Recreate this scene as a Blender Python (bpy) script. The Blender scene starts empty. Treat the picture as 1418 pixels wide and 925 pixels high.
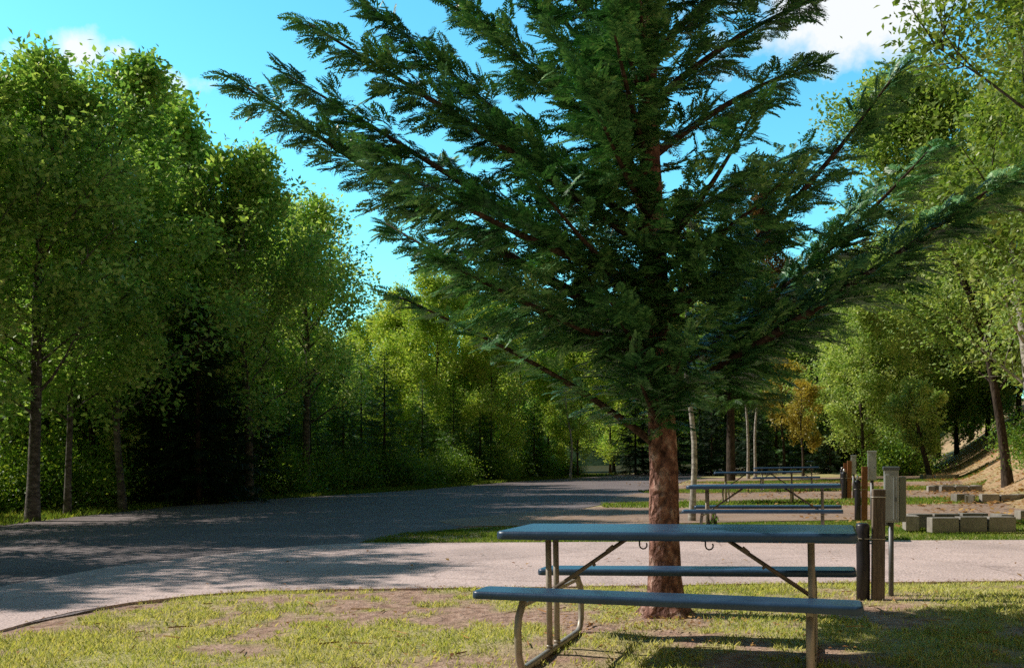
import bpy, bmesh, math, random
import numpy as np
from mathutils import Vector, Matrix, noise

scene = bpy.context.scene
COL = scene.collection
R = math.radians
F, CXP, YH, HC, TILT = 1340.0, 709.0, 636.5, 1.19, 0.016
SUN_EL = 40.0
TO_SUN = Vector((-0.84, 0.28, 0.0)).normalized() * math.cos(R(SUN_EL)) + Vector((0, 0, math.sin(R(SUN_EL))))

# ------------------------------------------------------------------ terrain
def hill_t(X, Y):
    return ((X - 10.9) - 0.40 * (Y - 21.3)) / 1.077
def smooth(a, b, t):
    t = np.clip((t - a) / (b - a), 0, 1)
    return t * t * (3 - 2 * t)
def gz(X, Y):
    X = np.asarray(X, float); Y = np.asarray(Y, float)
    t = np.maximum(hill_t(X, Y), 0)
    hl = 0.76 * t * t / (t + 1.2)
    hl = 20 * np.tanh(hl / 20)
    return TILT * np.clip(X, -30, 40) + hl
def g1(X, Y): return float(gz(X, Y))
def G(px, py):
    """photo ground point -> X, Y on the gently tilted camp ground"""
    Y = F * HC / ((py - YH) + TILT * (px - CXP))
    return ((px - CXP) / F * Y, Y)
def at(px, py, Y):
    return Vector(((px - CXP) / F * Y, Y, HC - (py - YH) / F * Y))

def vnoise(X, Y, scale, seed=0, octaves=3):
    """cheap vectorised value noise 0..1"""
    out = 0; amp = 1; tot = 0
    X = np.asarray(X, float) * scale; Y = np.asarray(Y, float) * scale
    for o in range(octaves):
        xi = np.floor(X).astype(np.int64); yi = np.floor(Y).astype(np.int64)
        fx = X - xi; fy = Y - yi
        fx = fx * fx * (3 - 2 * fx); fy = fy * fy * (3 - 2 * fy)
        def h(a, b):
            n = (a * 374761393 + b * 668265263 + (seed + o * 17) * 974634777) & 0x7fffffff
            n = ((n ^ (n >> 13)) * 1274126177) & 0x7fffffff
            return ((n ^ (n >> 16)) & 0xffff) / 65535.0
        v = (h(xi, yi) * (1 - fx) + h(xi + 1, yi) * fx) * (1 - fy) + (h(xi, yi + 1) * (1 - fx) + h(xi + 1, yi + 1) * fx) * fy
        out = out + v * amp; tot += amp; amp *= 0.5; X = X * 2.03; Y = Y * 2.03
    return out / tot

# ------------------------------------------------------------------ materials
def newmat(name):
    m = bpy.data.materials.new(name); m.use_nodes = True
    nt = m.node_tree
    return m, nt, nt.nodes, nt.links, nt.nodes['Principled BSDF']
def N(nt, kind, **kw):
    n = nt.nodes.new(kind)
    for k, v in kw.items():
        if k.startswith('i_'): n.inputs[k[2:].replace('_', ' ')].default_value = v
        else: setattr(n, k, v)
    return n
def ramp(nt, stops, interp='LINEAR'):
    r = nt.nodes.new('ShaderNodeValToRGB'); r.color_ramp.interpolation = interp
    el = r.color_ramp.elements
    while len(el) < len(stops): el.new(0.5)
    for e, (p, c) in zip(el, stops):
        e.position = p; e.color = (c[0], c[1], c[2], 1)
    return r
def texco(nt, scale=1.0, out='Object'):
    t = N(nt, 'ShaderNodeTexCoord')
    mp = N(nt, 'ShaderNodeMapping'); mp.inputs['Scale'].default_value = (scale,) * 3 if not isinstance(scale, tuple) else scale
    nt.links.new(t.outputs[out], mp.inputs['Vector'])
    return mp.outputs['Vector']
def mixc(nt, fac, a, b, mode='MIX'):
    m = N(nt, 'ShaderNodeMix', data_type='RGBA', blend_type=mode)
    for sock, v in ((m.inputs[0], fac), (m.inputs[6], a), (m.inputs[7], b)):
        if hasattr(v, 'is_linked'): nt.links.new(v, sock)
        elif isinstance(v, (int, float)): sock.default_value = v
        else: sock.default_value = (v[0], v[1], v[2], 1)
    return m.outputs[2]
def bump(nt, height, strength, dist, bsdf):
    b = N(nt, 'ShaderNodeBump'); b.inputs['Strength'].default_value = strength; b.inputs['Distance'].default_value = dist
    nt.links.new(height, b.inputs['Height']); nt.links.new(b.outputs[0], bsdf.inputs['Normal'])

LEAF_GAIN = {'alder leaves': 2.9, 'hillside leaves': 1.9, 'yellowing leaves': 2.2, 'cypress sprays': 1.7, 'bright bush leaves': 1.6, 'lawn grass': 1.9, 'fir needles': 1.7, 'verge grass': 1.5}
def leaf_mat(name, stops, trans=0.4, tcol=(1.25, 1.15, 0.55), rough=0.45, spec=0.35, clump=0.6):
    m, nt, ns, L, b = newmat(name)
    geo = N(nt, 'ShaderNodeNewGeometry')
    stops = [(p, [min(.75, x * LEAF_GAIN.get(name, 1)) for x in c]) for p, c in stops]
    r = ramp(nt, stops); 
    nz = N(nt, 'ShaderNodeTexNoise'); nz.inputs['Scale'].default_value = clump; nz.inputs['Detail'].default_value = 2
    L.new(texco(nt), nz.inputs['Vector'])
    oi = N(nt, 'ShaderNodeObjectInfo')
    a1 = N(nt, 'ShaderNodeMath', operation='MULTIPLY_ADD'); a1.inputs[1].default_value = 0.55; L.new(geo.outputs['Random Per Island'], a1.inputs[0])
    a2 = N(nt, 'ShaderNodeMath', operation='MULTIPLY_ADD'); a2.inputs[1].default_value = 0.9; a2.inputs[2].default_value = -0.3
    L.new(nz.outputs[0], a2.inputs[0]); L.new(a2.outputs[0], a1.inputs[2])
    a3 = N(nt, 'ShaderNodeMath', operation='MULTIPLY_ADD'); a3.inputs[1].default_value = 0.2
    L.new(oi.outputs['Random'], a3.inputs[0]); L.new(a1.outputs[0], a3.inputs[2])
    L.new(a3.outputs[0], r.inputs[0])
    L.new(r.outputs[0], b.inputs['Base Color'])
    b.inputs['Roughness'].default_value = rough; b.inputs['Specular IOR Level'].default_value = spec
    tr = N(nt, 'ShaderNodeBsdfTranslucent')
    L.new(mixc(nt, 1.0, r.outputs[0], tcol, 'MULTIPLY'), tr.inputs['Color'])
    mx = N(nt, 'ShaderNodeMixShader'); mx.inputs[0].default_value = trans
    L.new(b.outputs[0], mx.inputs[1]); L.new(tr.outputs[0], mx.inputs[2])
    L.new(mx.outputs[0], ns['Material Output'].inputs['Surface'])
    return m

M = {}
M['alder'] = leaf_mat('alder leaves', [(0.0, (0.024, 0.068, 0.022)), (0.42, (0.098, 0.160, 0.045)), (0.75, (0.215, 0.250, 0.085)), (1.0, (0.36, 0.35, 0.14))], 0.42, (1.15, 1.35, 0.55), 0.5, 0.25)
M['yellowing'] = leaf_mat('yellowing leaves', [(0.0, (0.08, 0.15, 0.035)), (0.4, (0.19, 0.265, 0.06)), (0.75, (0.33, 0.365, 0.09)), (1.0, (0.46, 0.43, 0.13))], 0.42, (1.15, 1.25, 0.5), 0.5, 0.25)
M['gold'] = leaf_mat('golden maple leaves', [(0.0, (0.18, 0.20, 0.05)), (0.4, (0.42, 0.37, 0.09)), (0.8, (0.60, 0.49, 0.12)), (1.0, (0.62, 0.47, 0.15))], 0.4, (1.2, 1.1, 0.5))
M['rusty'] = leaf_mat('rusty leaves', [(0.0, (0.07, 0.06, 0.02)), (0.5, (0.17, 0.10, 0.035)), (1.0, (0.25, 0.13, 0.05))], 0.35, (1.3, 1.1, 0.6))
M['hillside'] = leaf_mat('hillside leaves', [(0.0, (0.05, 0.11, 0.035)), (0.4, (0.15, 0.22, 0.065)), (0.75, (0.285, 0.325, 0.115)), (1.0, (0.44, 0.42, 0.17))], 0.42, (1.15, 1.28, 0.55), 0.48, 0.3)
M['near'] = leaf_mat('near branch leaves', [(0.0, (0.06, 0.14, 0.035)), (0.4, (0.17, 0.28, 0.06)), (0.8, (0.32, 0.41, 0.11)), (1.0, (0.52, 0.48, 0.15))], 0.42, (1.2, 1.25, 0.5), 0.42, 0.4)
M['bush'] = leaf_mat('bright bush leaves', [(0.0, (0.035, 0.095, 0.02)), (0.5, (0.10, 0.20, 0.035)), (1.0, (0.26, 0.31, 0.06))], 0.42, (1.4, 1.3, 0.5))
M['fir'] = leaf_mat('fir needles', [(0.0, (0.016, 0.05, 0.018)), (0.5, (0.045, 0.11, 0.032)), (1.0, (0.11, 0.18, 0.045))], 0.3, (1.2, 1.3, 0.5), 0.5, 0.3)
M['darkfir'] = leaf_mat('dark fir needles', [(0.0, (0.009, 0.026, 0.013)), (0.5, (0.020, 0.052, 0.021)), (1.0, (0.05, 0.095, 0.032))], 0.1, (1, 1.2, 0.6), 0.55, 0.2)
M['cypress'] = leaf_mat('cypress sprays', [(0.0, (0.008, 0.034, 0.014)), (0.45, (0.028, 0.100, 0.034)), (0.78, (0.090, 0.215, 0.070)), (1.0, (0.24, 0.36, 0.15))], 0.08, (1.0, 1.35, 0.5), 0.45, 0.4, 1.6)
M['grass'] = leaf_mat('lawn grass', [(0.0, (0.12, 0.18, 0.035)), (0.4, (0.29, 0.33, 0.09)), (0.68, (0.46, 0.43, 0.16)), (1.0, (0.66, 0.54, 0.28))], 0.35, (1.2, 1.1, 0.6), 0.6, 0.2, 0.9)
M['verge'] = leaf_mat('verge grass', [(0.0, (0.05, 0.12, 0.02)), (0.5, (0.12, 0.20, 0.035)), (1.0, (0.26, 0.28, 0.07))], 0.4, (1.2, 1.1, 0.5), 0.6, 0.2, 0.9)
M['litter'] = leaf_mat('fallen leaves', [(0.0, (0.16, 0.075, 0.03)), (0.4, (0.34, 0.17, 0.06)), (0.75, (0.48, 0.30, 0.10)), (1.0, (0.55, 0.42, 0.10))], 0.1, (1, 1, .6), 0.7, 0.2, 2.0)

def bark_mat(name, c0, c1, c2, sc=(1, 1, 0.25), scale=18, bumpd=0.02, spots=None):
    m, nt, ns, L, b = newmat(name)
    v = texco(nt, sc)
    n1 = N(nt, 'ShaderNodeTexNoise'); n1.inputs['Scale'].default_value = scale; n1.inputs['Detail'].default_value = 5; n1.inputs['Roughness'].default_value = .65
    L.new(v, n1.inputs['Vector'])
    r = ramp(nt, [(0.3, c0), (0.52, c1), (0.72, c2)]); L.new(n1.outputs[0], r.inputs[0])
    col = r.outputs[0]
    vo = N(nt, 'ShaderNodeTexVoronoi', feature='DISTANCE_TO_EDGE'); vo.inputs['Scale'].default_value = scale * 0.8
    L.new(v, vo.inputs['Vector'])
    vr = ramp(nt, [(0.0, (0.4, 0.4, 0.4)), (0.22, (1, 1, 1))]); L.new(vo.outputs[0], vr.inputs[0])
    col = mixc(nt, 0.7, col, vr.outputs[0], 'MULTIPLY')
    L.new(col, b.inputs['Base Color']); b.inputs['Roughness'].default_value = 0.9; b.inputs['Specular IOR Level'].default_value = .15
    ad = N(nt, 'ShaderNodeMath', operation='MULTIPLY_ADD'); ad.inputs[1].default_value = 0.5
    L.new(vr.outputs[0], ad.inputs[0]); L.new(n1.outputs[0], ad.inputs[2])
    bump(nt, ad.outputs[0], 0.9, bumpd, b)
    return m
M['red_bark'] = bark_mat('cypress bark', (0.06, 0.027, 0.022), (0.36, 0.19, 0.15), (0.75, 0.55, 0.48), (1, 1, 0.7), 14, 0.07)
M['limb_bark'] = bark_mat('cypress limb bark', (0.035, 0.024, 0.018), (0.09, 0.06, 0.045), (0.20, 0.14, 0.11), (1, 1, 1), 25, 0.01)
M['grey_bark'] = bark_mat('alder bark', (0.06, 0.052, 0.045), (0.15, 0.135, 0.12), (0.30, 0.28, 0.255), (1, 1, 1.6), 7, 0.008)
M['dark_bark'] = bark_mat('dark bark', (0.03, 0.024, 0.02), (0.075, 0.058, 0.045), (0.13, 0.10, 0.08), (1, 1, .3), 14, 0.02)
M['pale_bark'] = bark_mat('pale birch bark', (0.22, 0.20, 0.17), (0.50, 0.47, 0.42), (0.66, 0.62, 0.56), (1, 1, 2.2), 5, 0.006)

def plain(name, c, rough=.5, metal=0, var=0.25, scale=8, spec=.5, sc=1.0):
    m, nt, ns, L, b = newmat(name)
    n = N(nt, 'ShaderNodeTexNoise'); n.inputs['Scale'].default_value = scale; n.inputs['Detail'].default_value = 6; n.inputs['Roughness'].default_value = .65
    L.new(texco(nt, sc), n.inputs['Vector'])
    r = ramp(nt, [(0.3, [x * (1 - var) for x in c]), (0.7, [min(1, x * (1 + var)) for x in c])]); L.new(n.outputs[0], r.inputs[0])
    L.new(r.outputs[0], b.inputs['Base Color'])
    rr = ramp(nt, [(0.3, (rough * .8,) * 3), (0.75, (min(1, rough * 1.25),) * 3)]); L.new(n.outputs[0], rr.inputs[0]); L.new(rr.outputs[0], b.inputs['Roughness'])
    b.inputs['Metallic'].default_value = metal; b.inputs['Specular IOR Level'].default_value = spec
    return m, nt, b, n
def teal(name):
    m, nt, b, n = plain(name, (0.026, 0.064, 0.130), .36, 0, .18, 5, .5)
    L = nt.links
    # scuffs and bird spots
    s = N(nt, 'ShaderNodeTexNoise'); s.inputs['Scale'].default_value = 26; s.inputs['Detail'].default_value = 8; s.inputs['Roughness'].default_value = .75
    L.new(texco(nt, (0.5, 1.6, 1)), s.inputs['Vector'])
    r = ramp(nt, [(0.66, (0, 0, 0)), (0.76, (1, 1, 1))]); L.new(s.outputs[0], r.inputs[0])
    base = b.inputs['Base Color'].links[0].from_socket
    f = N(nt, 'ShaderNodeMath', operation='MULTIPLY'); f.inputs[1].default_value = .85; L.new(r.outputs[0], f.inputs[0])
    L.new(mixc(nt, f.outputs[0], base, (0.22, 0.27, 0.28)), b.inputs['Base Color'])
    # fine plastic dimples
    v = N(nt, 'ShaderNodeTexVoronoi'); v.inputs['Scale'].default_value = 75; L.new(texco(nt), v.inputs['Vector'])
    bump(nt, v.outputs[0], .18, .003, b)
    return m
M['teal'] = teal('teal plastic coating')
M['teal_dark'] = plain('dark teal coating', (0.012, 0.035, 0.045), .5, 0, .2)[0]
M['steel'] = plain('weathered galvanised tube', (0.36, 0.32, 0.27), .5, .35, .28, 14)[0]
M['brace'] = plain('dull brace steel', (0.16, 0.13, 0.11), .55, .3, .3, 14)[0]
M['hook'] = plain('dark hook wire', (0.06, 0.05, 0.05), .5, .5)[0]
M['box_grey'] = plain('grey enamel', (0.40, 0.43, 0.43), .45, .1, .12, 5)[0]
M['box_dark'] = plain('dark grey enamel', (0.12, 0.14, 0.15), .5, .1, .15, 5)[0]
M['box_edge'] = plain('olive grey cover', (0.24, 0.26, 0.20), .5, .1, .15, 5)[0]
M['conduit'] = plain('grey conduit', (0.13, 0.135, 0.14), .45, .4, .2)[0]
M['black_pipe'] = plain('black foam pipe wrap', (0.013, 0.012, 0.020), .42, 0, .4, 6)[0]
M['wire'] = plain('bright tie wire', (0.62, 0.58, 0.48), .4, .4, .1)[0]
M['cap_silver'] = plain('silver tap', (0.6, 0.6, 0.6), .35, .7, .1)[0]
def wood(name, c0, c1):
    m, nt, ns, L, b = newmat(name)
    n = N(nt, 'ShaderNodeTexNoise'); n.inputs['Scale'].default_value = 9; n.inputs['Detail'].default_value = 6; n.inputs['Roughness'].default_value = .7
    L.new(texco(nt, (5, 5, .45)), n.inputs['Vector'])
    r = ramp(nt, [(.3, c0), (.7, c1)]); L.new(n.outputs[0], r.inputs[0]); L.new(r.outputs[0], b.inputs['Base Color'])
    b.inputs['Roughness'].default_value = .85; b.inputs['Specular IOR Level'].default_value = .2
    bump(nt, n.outputs[0], .7, .006, b)
    return m
M['old_wood'] = wood('weathered timber', (0.085, 0.06, 0.045), (0.25, 0.20, 0.16))
M['brown_wood'] = wood('red brown timber', (0.17, 0.068, 0.030), (0.33, 0.15, 0.07))
def concrete(name, c, spots=True):
    m, nt, ns, L, b = newmat(name)
    n = N(nt, 'ShaderNodeTexNoise'); n.inputs['Scale'].default_value = 6; n.inputs['Detail'].default_value = 8; n.inputs['Roughness'].default_value = .7
    L.new(texco(nt), n.inputs['Vector'])
    r = ramp(nt, [(.3, [x * .62 for x in c]), (.55, c), (.75, [min(1, x * 1.15) for x in c])]); L.new(n.outputs[0], r.inputs[0])
    oi = N(nt, 'ShaderNodeObjectInfo'); rr = ramp(nt, [(0, (.75, .75, .75)), (1, (1.1, 1.08, 1.05))]); L.new(oi.outputs['Random'], rr.inputs[0])
    L.new(mixc(nt, 1, r.outputs[0], rr.outputs[0], 'MULTIPLY'), b.inputs['Base Color'])
    b.inputs['Roughness'].default_value = .92; b.inputs['Specular IOR Level'].default_value = .2
    n2 = N(nt, 'ShaderNodeTexNoise'); n2.inputs['Scale'].default_value = 60; n2.inputs['Detail'].default_value = 4; L.new(texco(nt), n2.inputs['Vector'])
    bump(nt, n2.outputs[0], .6, .008, b)
    return m
M['block'] = concrete('concrete block', (0.33, 0.31, 0.28))
M['ash'] = concrete('ash', (0.035, 0.032, 0.03))

def ground_mat():
    m, nt, ns, L, b = newmat('camp ground')
    dirt = N(nt, 'ShaderNodeAttribute', attribute_name='dirt'); hill = N(nt, 'ShaderNodeAttribute', attribute_name='hill'); wood_ = N(nt, 'ShaderNodeAttribute', attribute_name='woodland')
    def nz(s, d=6, ro=.65):
        n = N(nt, 'ShaderNodeTexNoise'); n.inputs['Scale'].default_value = s; n.inputs['Detail'].default_value = d; n.inputs['Roughness'].default_value = ro
        L.new(texco(nt), n.inputs['Vector']); return n.outputs[0]
    n1, n2, n3 = nz(1.1), nz(9), nz(45, 4)
    g = ramp(nt, [(.25, (0.27, 0.29, 0.10)), (.5, (0.50, 0.47, 0.20)), (.75, (0.66, 0.55, 0.32))]); L.new(n2, g.inputs[0])
    d = ramp(nt, [(.3, (0.25, 0.15, 0.11)), (.55, (0.52, 0.35, 0.27)), (.8, (0.68, 0.51, 0.41))]); L.new(n2, d.inputs[0])
    c = mixc(nt, dirt.outputs['Fac'], g.outputs[0], d.outputs[0])
    h = ramp(nt, [(.28, (0.30, 0.17, 0.08)), (.45, (0.55, 0.37, 0.18)), (.52, (0.52, 0.39, 0.18)), (.60, (0.30, 0.33, 0.09))]); L.new(n1, h.inputs[0])
    h2 = mixc(nt, .45, h.outputs[0], d.outputs[0])
    c = mixc(nt, hill.outputs['Fac'], c, h2)
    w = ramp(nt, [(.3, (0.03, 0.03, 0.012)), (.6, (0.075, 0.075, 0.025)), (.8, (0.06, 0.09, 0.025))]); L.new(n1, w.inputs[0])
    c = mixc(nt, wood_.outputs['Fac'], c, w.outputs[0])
    sp = ramp(nt, [(.3, (.62, .62, .62)), (.6, (1.08, 1.08, 1.08))]); L.new(n3, sp.inputs[0])
    L.new(mixc(nt, .8, c, sp.outputs[0], 'MULTIPLY'), b.inputs['Base Color'])
    b.inputs['Roughness'].default_value = .95; b.inputs['Specular IOR Level'].default_value = .1
    ad = N(nt, 'ShaderNodeMath', operation='MULTIPLY_ADD'); ad.inputs[1].default_value = .35; L.new(n3, ad.inputs[0]); L.new(n2, ad.inputs[2])
    bump(nt, ad.outputs[0], .9, .05, b)
    return m
M['ground'] = ground_mat()
def asphalt(name, c, speck=.55, patch=None):
    m, nt, ns, L, b = newmat(name)
    def nz(s, d=5, ro=.6):
        n = N(nt, 'ShaderNodeTexNoise'); n.inputs['Scale'].default_value = s; n.inputs['Detail'].default_value = d; n.inputs['Roughness'].default_value = ro
        L.new(texco(nt), n.inputs['Vector']); return n.outputs[0]
    a = nz(.7); f = nz(46, 4)
    r = ramp(nt, [(.3, [x * .8 for x in c]), (.7, [x * 1.15 for x in c])]); L.new(a, r.inputs[0])
    s = ramp(nt, [(.35, (1 - speck,) * 3), (.5, (1, 1, 1)), (.68, (1 + speck * .7,) * 3)]); L.new(f, s.inputs[0])
    col = mixc(nt, 1, r.outputs[0], s.outputs[0], 'MULTIPLY')
    if patch:
        p = nz(2.3, 7, .7); pr = ramp(nt, [(.5, (0, 0, 0)), (.66, (1, 1, 1))]); L.new(p, pr.inputs[0])
        f2 = N(nt, 'ShaderNodeMath', operation='MULTIPLY'); f2.inputs[1].default_value = .6; L.new(pr.outputs[0], f2.inputs[0])
        col = mixc(nt, f2.outputs[0], col, patch)
    # stains, scuffs and hairline cracks
    st = nz(1.7, 9, .72); sr = ramp(nt, [(.32, (.72, .71, .72)), (.46, (1, 1, 1)), (.62, (1, 1, 1)), (.74, (1.1, 1.07, 1.03))]); L.new(st, sr.inputs[0])
    col = mixc(nt, .8, col, sr.outputs[0], 'MULTIPLY')
    wv = N(nt, 'ShaderNodeTexNoise'); wv.inputs['Scale'].default_value = 2.5; L.new(texco(nt), wv.inputs['Vector'])
    vo = N(nt, 'ShaderNodeTexVoronoi', feature='DISTANCE_TO_EDGE'); vo.inputs['Scale'].default_value = .42
    L.new(mixc(nt, .12, texco(nt), wv.outputs['Color'], 'ADD'), vo.inputs['Vector'])
    kr = ramp(nt, [(0, (.55, .52, .5)), (.006, (1, 1, 1))]); L.new(vo.outputs['Distance'], kr.inputs[0])
    col = mixc(nt, .75, col, kr.outputs[0], 'MULTIPLY')
    L.new(col, b.inputs['Base Color'])
    b.inputs['Roughness'].default_value = .9; b.inputs['Specular IOR Level'].default_value = .25
    bump(nt, f, .8, .012, b)
    return m
M['road'] = asphalt('gravelly road', (0.23, 0.192, 0.192), .85)
M['pad'] = asphalt('pinkish driveway', (0.62, 0.49, 0.46), .4)
M['pad_dirt'] = asphalt('gravel pitch', (0.36, 0.255, 0.195), .5, (0.40, 0.24, 0.12))
def hills_mat():
    m, nt, ns, L, b = newmat('far wooded ridge')
    n = N(nt, 'ShaderNodeTexNoise'); n.inputs['Scale'].default_value = .25; n.inputs['Detail'].default_value = 8; n.inputs['Roughness'].default_value = .7
    L.new(texco(nt), n.inputs['Vector'])
    r = ramp(nt, [(.35, (0.012, 0.03, 0.02)), (.65, (0.05, 0.085, 0.04))]); L.new(n.outputs[0], r.inputs[0]); L.new(r.outputs[0], b.inputs['Base Color'])
    b.inputs['Roughness'].default_value = 1; b.inputs['Specular IOR Level'].default_value = 0
    bump(nt, n.outputs[0], 1, 3, b)
    return m
M['hills'] = hills_mat()

# ------------------------------------------------------------------ object helpers
def tag(o, label=None, cat=None, group=None, kind=None):
    if label: o['label'] = label
    if cat: o['category'] = cat
    if group: o['group'] = group
    if kind: o['kind'] = kind
    return o
def thing(name, label, cat, loc=(0, 0, 0), rotz=0.0, group=None):
    o = bpy.data.objects.new(name, None); COL.objects.link(o)
    o.empty_display_size = .2
    o.location = loc; o.rotation_euler = (0, 0, rotz)
    return tag(o, label, cat, group)
def link(name, mesh, parent=None):
    o = bpy.data.objects.new(name, mesh); COL.objects.link(o)
    if parent: o.parent = parent
    return o
KIDS = {}
def copy_tree(o, parent=None):
    c = o.copy(); COL.objects.link(c)
    c.parent = parent
    for ch in [x for x in o.children]:
        copy_tree(ch, c)
    return c

class MB:
    def __init__(self): self.v = []; self.f = []; self.sm = []
    def add(self, v, f, smooth=False):
        n = len(self.v); self.v += [tuple(x) for x in v]; self.f += [tuple(i + n for i in q) for q in f]; self.sm += [smooth] * len(f); return self
    def box(self, c, s, rz=0, rx=0, ry=0):
        m = Matrix.Translation(c) @ Matrix.Rotation(rz, 4, 'Z') @ Matrix.Rotation(ry, 4, 'Y') @ Matrix.Rotation(rx, 4, 'X')
        v = [m @ Vector((x * s[0] / 2, y * s[1] / 2, z * s[2] / 2)) for x in (-1, 1) for y in (-1, 1) for z in (-1, 1)]
        return self.add(v, [(0, 1, 3, 2), (4, 6, 7, 5), (0, 4, 5, 1), (2, 3, 7, 6), (0, 2, 6, 4), (1, 5, 7, 3)])
    def tube(self, pts, rad, n=8, caps=True, jit=0, rng=None, flat=None):
        pts = [Vector(p) for p in pts]
        if not hasattr(rad, '__len__'): rad = [rad] * len(pts)
        v = []; f = []; prev = None
        for i, p in enumerate(pts):
            d = (pts[min(i + 1, len(pts) - 1)] - pts[max(i - 1, 0)])
            if d.length < 1e-9: d = Vector((0, 0, 1))
            d.normalize()
            if prev is None:
                a = d.cross(Vector((0.0123, 1, 0.0))) if abs(d.y) < .9 else d.cross(Vector((1, 0, 0)))
            else: a = prev - d * prev.dot(d)
            a.normalize(); prev = a; bb = d.cross(a)
            for k in range(n):
                t = 2 * math.pi * k / n
                r = rad[i] * (1 + (jit * (rng.random() - .5) * 2 if rng else 0))
                v.append(p + a * (math.cos(t) * r) + bb * (math.sin(t) * r))
        for i in range(len(pts) - 1):
            for k in range(n):
                k2 = (k + 1) % n
                f.append((i * n + k, i * n + k2, (i + 1) * n + k2, (i + 1) * n + k))
        if caps:
            f.append(tuple(range(n - 1, -1, -1))); f.append(tuple((len(pts) - 1) * n + k for k in range(n)))
        return self.add(v, f, True)
    def mesh(self, name, mat, bevel=0, sharp=R(40)):
        me = bpy.data.meshes.new(name); me.from_pydata(self.v, [], self.f)
        if mat: me.materials.append(mat)
        for p, s in zip(me.polygons, self.sm): p.use_smooth = s
        if bevel:
            bm = bmesh.new(); bm.from_mesh(me)
            ed = [e for e in bm.edges if len(e.link_faces) == 2 and e.calc_face_angle(0) > R(50)]
            bmesh.ops.bevel(bm, geom=ed, offset=bevel, segments=2, profile=.6, affect='EDGES')
            bm.to_mesh(me); bm.free()
        me.update()
        return me
    def build(self, name, mat, parent=None, bevel=0):
        return link(name, self.mesh(name, mat, bevel), parent)

def np_mesh(name, V, Fq, mat, smooth=False):
    """V (n,3), Fq (m,k)"""
    me = bpy.data.meshes.new(name)
    V = np.ascontiguousarray(V, np.float32); Fq = np.ascontiguousarray(Fq, np.int32)
    k = Fq.shape[1]
    me.vertices.add(len(V)); me.vertices.foreach_set('co', V.ravel())
    me.loops.add(Fq.size); me.loops.foreach_set('vertex_index', Fq.ravel())
    me.polygons.add(len(Fq)); me.polygons.foreach_set('loop_start', np.arange(0, Fq.size, k, dtype=np.int32))
    try: me.polygons.foreach_set('loop_total', np.full(len(Fq), k, dtype=np.int32))
    except Exception: pass
    if smooth: me.polygons.foreach_set('use_smooth', np.ones(len(Fq), dtype=bool))
    me.materials.append(mat)
    me.update(calc_edges=True); me.validate()
    return me
def unit(a): return a / np.maximum(np.linalg.norm(a, axis=-1, keepdims=True), 1e-9)

def leaves(P, D, size, rs, droop=.3, width=.55):
    """rhombus leaves at P pointing roughly along D. returns V, F"""
    n = len(P)
    d = unit(D + rs.normal(0, .75, (n, 3)) + np.array([0, 0, -droop]))
    up = unit(rs.normal(0, .7, (n, 3)) + np.array([0, 0, .9]))
    s = unit(np.cross(d, up)); u = np.cross(s, d)
    L = size * rs.uniform(.6, 1.3, (n, 1)); W = L * width * rs.uniform(.75, 1.2, (n, 1))
    fold = L * .10
    v = np.stack([P, P + d * L * .45 + s * W * .5 + u * fold, P + d * L, P + d * L * .45 - s * W * .5 + u * fold], 1)
    return v.reshape(-1, 3), np.arange(4 * n).reshape(n, 4)

def spray_template(npin=9, seed=1, fine=True):
    rs = np.random.RandomState(seed); V = []; Q = []
    def quad(a, b, w0, nrm):
        a = np.array(a, float); b = np.array(b, float); d = b - a; s = np.cross(d, nrm); s /= max(np.linalg.norm(s), 1e-9)
        i = len(V); mid = a + d * .45
        V.extend([a, mid + s * w0, b, mid - s * w0]); Q.append((i, i + 1, i + 2, i + 3))
    def P(t): return np.array([t, .05 * math.sin(t * 4), -.22 * t * t])
    up = np.array([0, 0, 1.])
    for k in range(3): quad(P(k / 3), P((k + 1.25) / 3), .02, up)
    for k in range(npin):
        t = .06 + .90 * k / npin
        for sd in (-1, 1):
            tt = t + (0.04 if sd > 0 else 0)
            ln = (.46 * (1 - tt) ** .75 + .07) * rs.uniform(.8, 1.15)
            ang = R(42 + rs.uniform(-8, 8))
            a = P(tt); tip = a + np.array([math.cos(ang) * ln, sd * math.sin(ang) * ln, -.16 * ln + rs.uniform(-.03, .03)])
            nrm = up + np.array([0, sd * .35, 0])
            quad(a, tip, .040, nrm)
            if fine and ln > .16:
                for q, s2 in ((.35, 1), (.6, -1)):
                    c = a + (tip - a) * q; l2 = ln * .42
                    an2 = ang * sd + s2 * R(40)
                    quad(c, c + np.array([math.cos(an2) * l2, math.sin(an2) * l2, -.12 * l2]), .030, nrm)
    return np.array(V), np.array(Q)
def place_sprays(T, P, D, Nn, S):
    tv, tq = T
    d = unit(D); s = unit(np.cross(Nn, d)); u = np.cross(d, s)
    B = np.stack([d, s, u], 1) * S[:, None, None]
    v = np.einsum('kj,nji->nki', tv, B) + P[:, None, :]
    q = tq[None] + (np.arange(len(P)) * len(tv))[:, None, None]
    return v.reshape(-1, 3), q.reshape(-1, 4)
def merge(parts):
    V = []; Fs = []; n = 0
    for v, f in parts:
        V.append(v); Fs.append(f + n); n += len(v)
    return np.concatenate(V), np.concatenate(Fs)

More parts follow.
